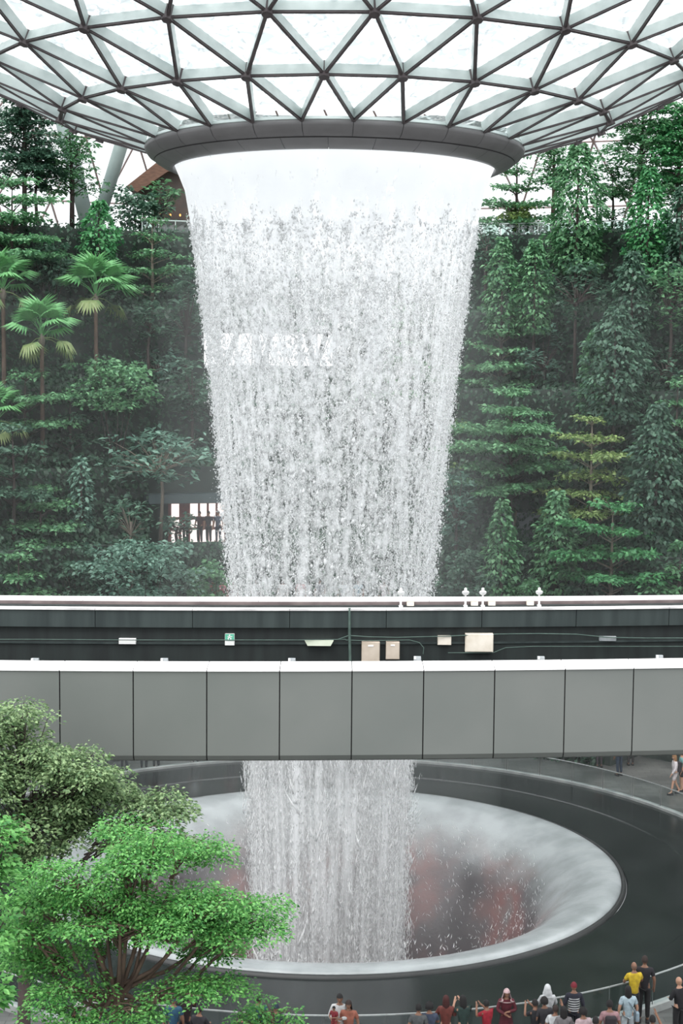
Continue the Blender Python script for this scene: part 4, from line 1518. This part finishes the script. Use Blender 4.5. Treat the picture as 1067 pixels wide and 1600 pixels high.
def make_tiered(g, H, z0, R, ls, dens):
    wood = MB()
    wood.tube([(0, 0, 0), (g.normal(0, .05), g.normal(0, .05), H * .5), (0, 0, H * .97)], [.055 + H * .010, .045 + H * .006, .02], 7)
    V = []
    nt = max(3, int(round((H - z0) / 0.75)))
    for t in range(nt):
        f = t / (nt - 1)
        h = z0 + (H - z0) * f
        tr_ = R * (1.0 - .62 * f ** 1.6) * (.8 + .35 * g.random())
        nb = int(g.integers(5, 8))
        a0 = g.random() * 6.28
        for j in range(nb):
            a = a0 + 2 * PI * j / nb + g.normal(0, .25)
            rl = tr_ * (.6 + .5 * g.random())
            e = (rl * math.cos(a), rl * math.sin(a), h + g.normal(0, .12) + .08 * rl)
            tube_net(wood, (0, 0, max(h - .35 * rl, .1)), e, .03, .008, .05)
            for q in (.45, .8, 1.05):
                c = (e[0] * q, e[1] * q, h + (e[2] - h) * q + g.normal(0, .05))
                pr = rl * (.28 + .12 * g.random())
                V.append(pad_leaves(g, c, pr, .05, max(6, int(dens * pr * pr * 120)), ls))
        V.append(pad_leaves(g, (0, 0, h + .1), tr_ * .35, .07, max(6, int(dens * tr_ * tr_ * 10)), ls))
    return wood, np.concatenate(V)


def make_column(g, H, z0, R, ls, dens):
    wood = MB()
    wood.tube([(0, 0, 0), (0, 0, H * .9)], [.12, .03], 7)
    n = int(dens * 2 * PI * R * (H - z0) * 46)
    t = g.random(n) ** 1.15
    a = g.random(n) * 2 * PI
    lump = 1 + .22 * np.sin(a * 3 + t * 17) * np.sin(t * 29 + a * 2) + .16 * np.sin(t * 43 + a)
    rad = R * np.minimum(1.0, (1 - t) * 2.2 + .16) * (.78 + .22 * np.minimum(1, t * 6)) * lump * (.72 + .34 * g.random(n))
    P = np.stack([rad * np.cos(a), rad * np.sin(a), z0 + (H - z0) * t], 1)
    D = np.stack([np.cos(a), np.sin(a), -.5 + 0 * a], 1) + g.normal(0, .45, (n, 3))
    N = norm(np.stack([np.cos(a) * .5, np.sin(a) * .5, .9 + 0 * a], 1) + g.normal(0, .3, (n, 3)))
    L = ls * (.7 + .6 * g.random(n))
    return wood, leaves(P, D, N, L, L * .6)


def make_broad(g, H, z0, R, ls, dens):
    wood = MB()
    zc = (H + z0) / 2
    wood.tube([(0, 0, 0), (g.normal(0, .1), 0, zc * .6), (0, 0, zc)], [.10, .08, .05], 7)
    V = []
    nc = max(14, int(30 * dens))
    for j in range(nc):
        d = norm(g.normal(0, 1, 3)) * (.55 + .45 * g.random())
        c = np.array([d[0] * R, d[1] * R, zc + d[2] * (H - z0) / 2])
        tube_net(wood, (0, 0, max(zc - .5 * (H - z0) * .5, .1)), c, .03, .01, .1)
        n = int(g.integers(10, 16))
        a = g.random(n) * 2 * PI
        el = g.random(n) * 1.1 - .45
        D = np.stack([np.cos(a) * np.cos(el), np.sin(a) * np.cos(el), np.sin(el)], 1)
        P = c + D * .05 + g.normal(0, .12 * R ** .5, (n, 3))
        N = norm(g.normal(0, .3, (n, 3)) + [0, 0, 1] + D * .2)
        L = ls * (.8 + .5 * g.random(n))
        V.append(leaves(P, D, N, L, L * .42, .12))
    return wood, np.concatenate(V)


def make_feathery(g, H, z0, R, ls, dens):
    wood = MB()
    wood.tube([(0, 0, 0), (g.normal(0, .08), 0, H * .5), (g.normal(0, .1), 0, H * .95)], [.15, .11, .03], 8)
    V = []
    nb = int(18 * dens) + 6
    for j in range(nb):
        f = (j + .5) / nb
        h = z0 + (H - z0) * .85 * f
        a = j * 2.4 + g.normal(0, .3)
        rl = R * (1 - .5 * f) * (.6 + .5 * g.random())
        e = Vector((rl * math.cos(a), rl * math.sin(a), h + rl * (.25 + .3 * g.random())))
        tube_net(wood, (0, 0, h), e, .04, .01, .15)
        for q in range(5):
            t = .35 + .7 * q / 4
            c = Vector((0, 0, h)).lerp(e, t) + Vector(g.normal(0, .18, 3))
            V.append(pad_leaves(g, c, .35 + .25 * g.random() * R ** .5, .05, int(26 * dens) + 6, ls))
    return wood, np.concatenate(V)


def make_bush(g, H, z0, R, ls, dens):
    wood = MB()
    V = []
    for j in range(6):
        a = j * 1.05 + g.normal(0, .2)
        tube_net(wood, (0.1 * math.cos(a), .1 * math.sin(a), 0), (R * .5 * math.cos(a), R * .5 * math.sin(a), z0 + (H - z0) * .7), .035, .01, .1)
    nc = int(34 * dens)
    for j in range(nc):
        d = norm(g.normal(0, 1, 3)) * (.4 + .6 * g.random())
        c = (d[0] * R, d[1] * R, (H + z0) / 2 + d[2] * (H - z0) / 2)
        V.append(pad_leaves(g, c, R * .28, .09, 46, ls, .6))
    return wood, np.concatenate(V)


MAKERS = {'tiered': make_tiered, 'column': make_column, 'broad': make_broad, 'feathery': make_feathery, 'bush': make_bush}
CATN = {'tiered': 'tiered_tree', 'column': 'columnar_tree', 'broad': 'broadleaf_tree', 'feathery': 'feathery_tree', 'bush': 'bush'}


def plant_spot(px, ybot):
    """deepest terrace whose bed lies below the crown's lower edge"""
    for i in range(len(TERR) - 1, 0, -1):
        p = at_r(px, ybot, mid_r(i))
        if TERR[i][1] <= p.z - .25:
            return p, TERR[i][1]
    p = at_r(px, ybot, 17.5)
    return p, 0.0


def tree(kind, px, ytop, ybot, wpx, leafm, label, ls=.26, dens=1.0, bark=None, spot=None, seed=0, group=None):
    p, zb = spot if spot else plant_spot(px, ybot)
    top = at_y(px, ytop, p.y)
    H = top.z - zb
    z0 = max(p.z - zb, .15)
    dcam = -((CAM_ROT.transposed()) @ (p - Vector((0, 0, CAM_Z)))).z
    R = wpx / 2 / F_PX * dcam
    g = np.random.default_rng(int(px * 31 + ytop * 7 + seed))
    wood, V = MAKERS[kind](g, H, z0, R, ls, dens)
    e = tag(empty(CATN[kind], (p.x, p.y, zb)), label, 'bush' if kind == 'bush' else 'tree', group)
    wood.build('stems' if kind == 'bush' else 'trunk', bark or M_bark_dark, e, True)
    link('foliage', arr_mesh('foliage', V, leaf_faces(len(V) // 4)), LG[leafm], e)
    return e


# ---- left of the fall, from the top down
T = tree
LFT = 'trees on the terraces left of the fall'
RGT = 'trees on the terraces right of the fall'
T('feathery', 38, 118, 300, 130, 'dark', 'tall dark feathery tree at top left corner under the glass roof', .24, 1.5, group=LFT)
T('feathery', 112, 190, 310, 90, 'mid', 'slender feathery tree in front of the thicker leaning column', .22, .8, group=LFT)
T('tiered', 20, 285, 400, 190, 'mid', 'wide layered tree below the tall feathery tree at left edge', .26, 1.0, group=LFT)
T('column', 155, 312, 430, 54, 'bright', 'bright green narrow cone shaped tree left of the waterfall', .26, 1.3, group=LFT)
T('broad', 60, 232, 300, 60, 'dark', 'small dark drooping leaf tree beside the thicker leaning column', .5, .7, group=LFT)
T('tiered', 238, 345, 450, 120, 'mid', 'layered tree with pale trunk just below the left glass railing', .24, .9, M_bark_grey, group=LFT)
T('bush', 215, 285, 350, 90, 'dark', 'dark bush in front of the brown pavilion', .26, .8, group=LFT)
T('broad', 256, 280, 345, 56, 'mid', 'small green plant standing against the brown pavilion wall', .4, .5, group=LFT)
T('bush', 80, 380, 450, 130, 'dark', 'dark bush between the layered tree and the left fan palm', .26, 1.0, group=LFT)
T('broad', 292, 420, 560, 70, 'dark', 'dark big leaved tree touching upper left edge of waterfall', .36, 1.4, group=LFT)
T('broad', 300, 560, 660, 70, 'dark', 'dark big leaved tree left of waterfall beside bright truss window', .36, 1.3, group=LFT)
T('bush', 180, 548, 650, 150, 'mid', 'wide rounded bush under the middle fan palm', .24, 1.5, group=LFT)
T('broad', 248, 538, 600, 66, 'teal', 'pale teal leaved shrub right of the wide rounded bush', .36, .7, group=LFT)
T('tiered', 40, 585, 660, 160, 'mid', 'layered tree beneath the lower left fan palm', .24, .9, group=LFT)
T('tiered', 110, 622, 720, 120, 'dark', 'dark layered tree in front of the rust red kiosk', .24, .6, group=LFT)
T('tiered', 20, 668, 770, 110, 'dark', 'dark teal layered tree cut by left edge below the kiosk', .26, 1.2, group=LFT)
T('broad', 250, 660, 765, 165, 'teal', 'broad tree with large drooping leaves left of the lower waterfall', .42, 1.7, M_bark_grey, group=LFT)
T('column', 127, 712, 830, 32, 'teal', 'thin creeper covered pole between two layered trees at left', .24, 1.0, group=LFT)
T('tiered', 66, 762, 850, 130, 'mid', 'layered tree with drooping sprays above the lowest left tree', .26, 1.1, group=LFT)
T('broad', 205, 770, 860, 80, 'dark', 'dark shrub with thin pale stem left of the cafe front', .34, .7, M_bark_grey, group=LFT)
T('bush', 215, 822, 960, 180, 'teal', 'large soft fern like bush just above the bridge at left', .24, 1.7, group=LFT)
T('tiered', 30, 868, 960, 150, 'mid', 'lowest layered tree at left edge just above the bridge', .24, 1.3, group=LFT)
T('bush', 120, 850, 960, 90, 'dark', 'dark low bush between lowest left tree and fern like bush', .24, 1.0, group=LFT)
T('bush', 322, 872, 960, 70, 'mid', 'small green bush below the cafe front beside the waterfall', .24, .9, group=LFT)
T('broad', 278, 800, 845, 50, 'teal', 'small pale shrub at left end of the cafe front', .32, .5, group=LFT)
T('broad', 235, 470, 540, 50, 'dark', 'dark shrub right of the middle fan palm', .32, .6, group=LFT)
# ---- right of the fall
T('feathery', 1000, 120, 330, 150, 'mid', 'tall spreading tree at upper right against the glass dome', .24, 1.5, group=RGT)
T('feathery', 1062, 150, 300, 110, 'bright', 'bright green tree cut by upper right edge', .24, 1.2, group=RGT)
T('column', 900, 222, 425, 78, 'mid', 'tall cone shaped tree rising above the right glass railing', .28, 1.3, group=RGT)
T('column', 1010, 262, 440, 60, 'bright', 'cone shaped bright tree before the tall spreading tree', .28, 1.2, group=RGT)
T('tiered', 806, 240, 345, 110, 'mid', 'layered tree just right of the oculus ring', .24, 1.1, group=RGT)
T('feathery', 864, 215, 300, 60, 'mid', 'bare trunked tree between layered tree and tall cone tree', .22, .5, M_bark, group=RGT)
T('bush', 812, 318, 365, 66, 'yellow', 'yellow green bush behind the right glass railing', .22, .7, group=RGT)
T('tiered', 955, 270, 365, 90, 'mid', 'layered tree between the two tall cone trees', .22, .7, group=RGT)
T('column', 1062, 290, 440, 46, 'dark', 'dark cone shaped tree at right edge level with the railing', .28, 1.1, group=RGT)
T('column', 783, 370, 520, 48, 'mid', 'narrow cone tree nearest the right side of the waterfall', .26, 1.2, group=RGT)
T('column', 834, 374, 520, 48, 'mid', 'narrow cone tree second from the right side of waterfall', .26, 1.2, group=RGT)
T('broad', 760, 340, 420, 50, 'dark', 'dark shrub touching the waterfall below the right railing end', .32, .7, group=RGT)
T('broad', 900, 400, 500, 110, 'dark', 'dark broad shrub below the tallest cone tree', .36, 1.1, group=RGT)
T('column', 985, 392, 570, 60, 'dark', 'dark narrow tree below the bright cone tree', .28, 1.2, group=RGT)
T('broad', 1045, 400, 520, 80, 'mid', 'leafy tree at right edge below the dark cone tree', .34, 1.1, group=RGT)
T('tiered', 782, 498, 600, 130, 'mid', 'layered tree on thin trunk right of waterfall, upper of two', .24, .8, M_bark_grey, group=RGT)
T('broad', 850, 510, 600, 80, 'teal', 'pale leaved shrub between upper layered tree and creeper pillar', .36, .8, group=RGT)
T('column', 958, 480, 660, 88, 'dark', 'fat creeper covered dark pillar in middle of the right terraces', .28, 1.3, group=RGT)
T('column', 925, 515, 650, 34, 'mid', 'slim green creeper on left side of the fat dark pillar', .24, 1.0, group=RGT)
T('broad', 1040, 530, 610, 90, 'dark', 'dark shrub at right edge beside the fat creeper pillar', .34, .8, group=RGT)
T('tiered', 798, 612, 760, 175, 'mid', 'large layered tree right of waterfall, lower of two', .25, 1.3, group=RGT)
T('tiered', 922, 656, 800, 150, 'yellow', 'yellow green layered tree with forked pale trunk at right', .24, .9, M_bark_grey, group=RGT)
T('tiered', 1056, 600, 720, 90, 'mid', 'layered tree cut by right edge beside dark creeper column', .24, 1.0, group=RGT)
T('column', 1022, 632, 860, 82, 'dark', 'tall dark creeper column near right edge above the bridge', .3, 1.3, group=RGT)
T('tiered', 716, 668, 730, 66, 'yellow', 'small yellowish layered tree touching right edge of waterfall', .22, .9, group=RGT)
T('broad', 712, 730, 850, 64, 'teal', 'pale large leaved tree beside lower right edge of waterfall', .38, 1.1, group=RGT)
T('column', 866, 766, 960, 62, 'mid', 'leafy cone tree right of the grey screen', .28, 1.3, group=RGT)
T('column', 782, 780, 960, 46, 'mid', 'slim cone tree left of the grey screen', .26, 1.2, group=RGT)
T('tiered', 955, 790, 900, 180, 'bright', 'bright spreading tree with forked trunk above bridge at right', .26, 1.3, M_bark_grey, group=RGT)
T('bush', 735, 850, 960, 90, 'dark', 'dark bush above bridge right beside the waterfall foot', .24, 1.1, group=RGT)
T('bush', 826, 900, 965, 60, 'mid', 'low green bush between slim cone tree and leafy cone tree', .22, .7, group=RGT)
T('tiered', 1062, 850, 960, 90, 'mid', 'small layered tree above bridge at right edge', .24, 1.0, group=RGT)
T('bush', 905, 890, 965, 70, 'dark', 'dark bush under the bright spreading tree', .24, .9, group=RGT)
T('bush', 1010, 890, 965, 60, 'dark', 'dark bush above the bridge between two right layered trees', .24, .8, group=RGT)
# ---- seen through the water
T('tiered', 420, 610, 720, 150, 'dark', 'dark layered tree seen dimly through left of the falling water', .26, .8, group='trees behind the falling water')
T('broad', 560, 590, 720, 150, 'dark', 'dark broad tree seen dimly through middle of the falling water', .36, .8, group='trees behind the falling water')
T('tiered', 640, 480, 620, 120, 'mid', 'layered tree seen dimly through right of the falling water', .26, .8, group='trees behind the falling water')
T('tiered', 470, 400, 510, 160, 'dark', 'dark layered tree seen through water above the bright window', .26, .8, group='trees behind the falling water')

# ---- fan palms
def frond_mesh(g, L, fan):
    mb = MB()
    mb.tube([(0, 0, 0), (L * .3, 0, L * .10), (L * .62, 0, L * .10)], [.022, .016, .01], 5)
    c = Vector((L * .60, 0, L * .10))
    ns = 15
    for i in range(ns):
        a = (i / (ns - 1) - .5) * 2.0 * fan
        ln = L * (.62 - .16 * abs(a) / fan) * (.92 + .16 * g.random())
        d = Vector((math.cos(a), math.sin(a), -.10))
        s = Vector((-math.sin(a), math.cos(a), 0)) * ln * .085
        m_ = c + d * ln * .55 + Vector((0, 0, .03))
        tip = c + d * ln + Vector((0, 0, -ln * .32))
        mb.add([c, m_ + s, tip, m_ - s, m_ + Vector((0, 0, .05 * ln))], [(0, 4, 1), (0, 3, 4), (1, 4, 2), (4, 3, 2)])
    return mb.mesh('frond')


gp = np.random.default_rng(5)
FRONDS = [frond_mesh(gp, 1.5, 1.35) for _ in range(3)]
FR_OLD = frond_mesh(gp, 1.35, 1.2)
for f in FRONDS:
    f.materials.append(LG['palm'])
FR_OLD.materials.append(LG['palm_old'])


def palm(px, yc, ybase, wpx, label, n=16, spot=None):
    p, zb = spot if spot else plant_spot(px, ybase)
    c = at_y(px, yc, p.y)
    dcam = -((CAM_ROT.transposed()) @ (c - Vector((0, 0, CAM_Z)))).z
    sc = wpx / 2 / F_PX * dcam / 1.42
    e = tag(empty('fan_palm', (p.x, p.y, zb)), label, 'palm', 'fan palms on the left terraces')
    H = c.z - zb
    g = np.random.default_rng(int(px + yc))
    rings_ = [(0, 0, H * i / 12) for i in range(13)]
    MB().tube(rings_, [.11 * (1.12 if i % 2 else 1) * (1 - .2 * i / 12) for i in range(13)], 8).build('trunk', M_bark, e, True)
    MB().lathe([(.001, H - .5), (.13, H - .45), (.16, H - .2), (.08, H + .1), (.001, H + .15)], 8).build('crown_shaft', M_bark_grey, e, True)
    for i in range(n):
        f = i / n
        old = i >= n - 4
        o = link('frond', FR_OLD if old else FRONDS[i % 3], None, e)
        o.location = (0, 0, H - .1 * f)
        el = math.radians(78 - 92 * f + g.normal(0, 6))
        if old:
            el = math.radians(-12 - 22 * g.random())
        o.rotation_euler = (g.normal(0, .2), -el, i * 2.399 + g.normal(0, .2))
        o.scale = (sc, sc, sc)
    return e


palm(150, 462, 552, 118, 'fan palm with full crown in middle of the left terraces', 18)
palm(66, 525, 605, 112, 'fan palm on reddish trunk below and left of the full crowned one', 17)
palm(6, 452, 560, 110, 'fan palm cut by left picture edge above the other palms', 16)
palm(-4, 655, 735, 100, 'fan palm cut by left edge beside the rust red kiosk', 16)

# ---- understorey of the terraces: nobody could count it
def scatter_wall(i, n, seed, leafm, label):
    g = np.random.default_rng(seed)
    r0, z1 = TERR[i]
    z0 = TERR[i - 1][1]
    a = A0 + (A1 - A0) * g.random(n)
    w = np.sin(a * 37) * .5 + np.sin(a * 83 + 2) * .3 + np.sin(a * 17 + i) * .5
    on_top = g.random(n) < .45
    zz = np.where(on_top, z1 + .1 + np.abs(g.normal(0, .45, n)) * (1 + .5 * w), z0 + (z1 + .5 - z0) * g.random(n))
    rr = np.where(on_top, r0 + .3 + 1.9 * g.random(n), r0 - .08 - .35 * np.abs(g.normal(0, 1, n)))
    # keep the lit openings free
    az = np.degrees(a)
    P = np.stack([rr * np.cos(a), rr * np.sin(a), zz], 1)
    keep = a > A_START.get(i, A0) + .01
    if i == 6:
        keep &= ~((P[:, 0] > -8.4) & (P[:, 0] < .4) & (zz > z0 + .7) & (zz < z1 - .2) & ~on_top)
    if i == 4:
        keep &= ~((P[:, 0] > -9.2) & (P[:, 0] < -5.4) & ~on_top)
    if i == 3:
        keep &= ~((P[:, 0] > -9.2) & (P[:, 0] < -4.6) & on_top)
    a, P = a[keep], P[keep]
    n = len(P)
    D = np.stack([-np.cos(a), -np.sin(a), -.5 + 0 * a], 1) + g.normal(0, .5, (n, 3))
    N = norm(np.stack([-np.cos(a) * .6, -np.sin(a) * .6, .8 + 0 * a], 1) + g.normal(0, .4, (n, 3)))
    L = .18 + .20 * g.random(n)
    V = leaves(P, D, N, L, L * .55)
    e = link('terrace_planting', arr_mesh('planting', V, leaf_faces(n)), LG[leafm])
    e.location = (AX, AY, 0)
    tag(e, label, 'planting', None, 'stuff')


for i, lab in ((1, 'low leafy planting over the lowest terrace wall'), (2, 'leafy planting over the second terrace wall'), (3, 'leafy planting over the third terrace wall'), (4, 'leafy planting over the fourth terrace wall'), (5, 'leafy planting over the fifth terrace wall'), (6, 'leafy planting over the sixth terrace wall'), (7, 'leafy planting over the top terrace wall')):
    scatter_wall(i, 30000, 40 + i, 'shade', lab)


# ---- near trees at lower left
def near_tree(name, trunk_px, fork_py, Y, lobes, leafm, label, ls, dens, seed, bark, pad=.36):
    """lobes: crown masses (centre x, y, half width, half height) read off the photograph at depth Y"""
    g = np.random.default_rng(seed)
    base = at_y(trunk_px, 1600, Y)
    e = tag(empty(name, (base.x, Y, 0)), label, 'tree')
    wood = MB()
    k = Y / F_PX
    fork = at_y(trunk_px, fork_py, Y).z
    wood.tube([(0, 0, 0), (.05, .03, fork * .35), (-.03, 0, fork * .7), (0, 0, fork)], [.17, .14, .12, .10], 10)
    V = []
    for (cx, cy, rx, ry) in lobes:
        c = at_y(cx, cy, Y) - Vector((base.x, Y, 0))
        RX, RZ = rx * k, ry * k
        RY = max(RX * .75, .35)
        dy0 = g.normal(0, .35)
        limb = Vector((c.x * .85, dy0 + c.y, c.z - RZ * .3))
        s0 = Vector((0, 0, fork - .05 - .5 * g.random()))
        tube_net(wood, s0, limb, .042, .02, -.12 * limb.length * .3, 7, 6)
        n = max(6, int(dens * rx * ry / 95))
        for j in range(n):
            d = norm(g.normal(0, 1, 3))
            u = (.35 + .65 * g.random() ** .5)
            q = Vector((c.x + d[0] * u * RX, c.y + dy0 + d[1] * u * RY, c.z + d[2] * u * RZ))
            pr = pad * (.55 + .7 * g.random())
            V.append(pad_leaves(g, q, pr, .05, int(.085 / ls * 150 * pr * pr / .16) + 8, ls, .78))
            tube_net(wood, s0.lerp(limb, .6 + .4 * g.random()), q, .018, .005, .04, 4, 4)
    wood.build('trunk', bark, e, True)
    V = np.concatenate(V)
    link('foliage', arr_mesh('foliage', V, leaf_faces(len(V) // 4)), LG[leafm], e)
    return e


near_tree('shade_tree', 40, 1420, 27.3, [(30, 1118, 50, 24), (20, 1165, 90, 30), (120, 1195, 75, 32), (55, 1225, 110, 35), (130, 1255, 70, 45), (50, 1295, 90, 40), (240, 1268, 58, 34), (265, 1305, 42, 24), (175, 1302, 45, 18), (-60, 1200, 80, 60), (-50, 1310, 80, 45)],
          'olive', 'darker olive green tree overlapping left end of the bridge', .082, 1.0, 21, M_bark_dark)
near_tree('shade_tree', 185, 1530, 24.0, [(120, 1350, 70, 22), (215, 1330, 70, 24), (290, 1350, 60, 22), (60, 1395, 55, 26), (165, 1390, 80, 26), (265, 1400, 75, 26), (340, 1400, 50, 22), (110, 1435, 70, 20), (235, 1440, 70, 16), (355, 1440, 48, 18), (400, 1425, 32, 12), (418, 1445, 14, 8), (30, 1450, 50, 24), (60, 1490, 60, 22), (345, 1490, 42, 18), (40, 1525, 60, 20), (130, 1525, 60, 18), (270, 1520, 70, 16), (335, 1525, 40, 12), (200, 1555, 60, 12), (110, 1560, 40, 12), (185, 1312, 60, 14), (255, 1312, 45, 14), (200, 1415, 100, 22), (310, 1435, 60, 20), (150, 1470, 60, 12)],
          'lush', 'bright green spreading tree at lower left before the pool', .066, .95, 22, M_bark)
near_tree('shade_tree', -40, 1500, 21.0, [(0, 1305, 16, 26), (-5, 1370, 22, 36), (0, 1450, 16, 40), (-5, 1530, 20, 30)],
          'lush', 'bright green tree just entering at lower left edge', .10, 1.6, 23, M_bark_dark, .22)
near_tree('sapling', 425, 1640, 24.5, [(425, 1592, 40, 14), (400, 1605, 40, 16), (455, 1606, 24, 12)],
          'lush', 'tip of a light green sapling at bottom edge beside the rail', .07, 1.2, 24, M_bark, .2)
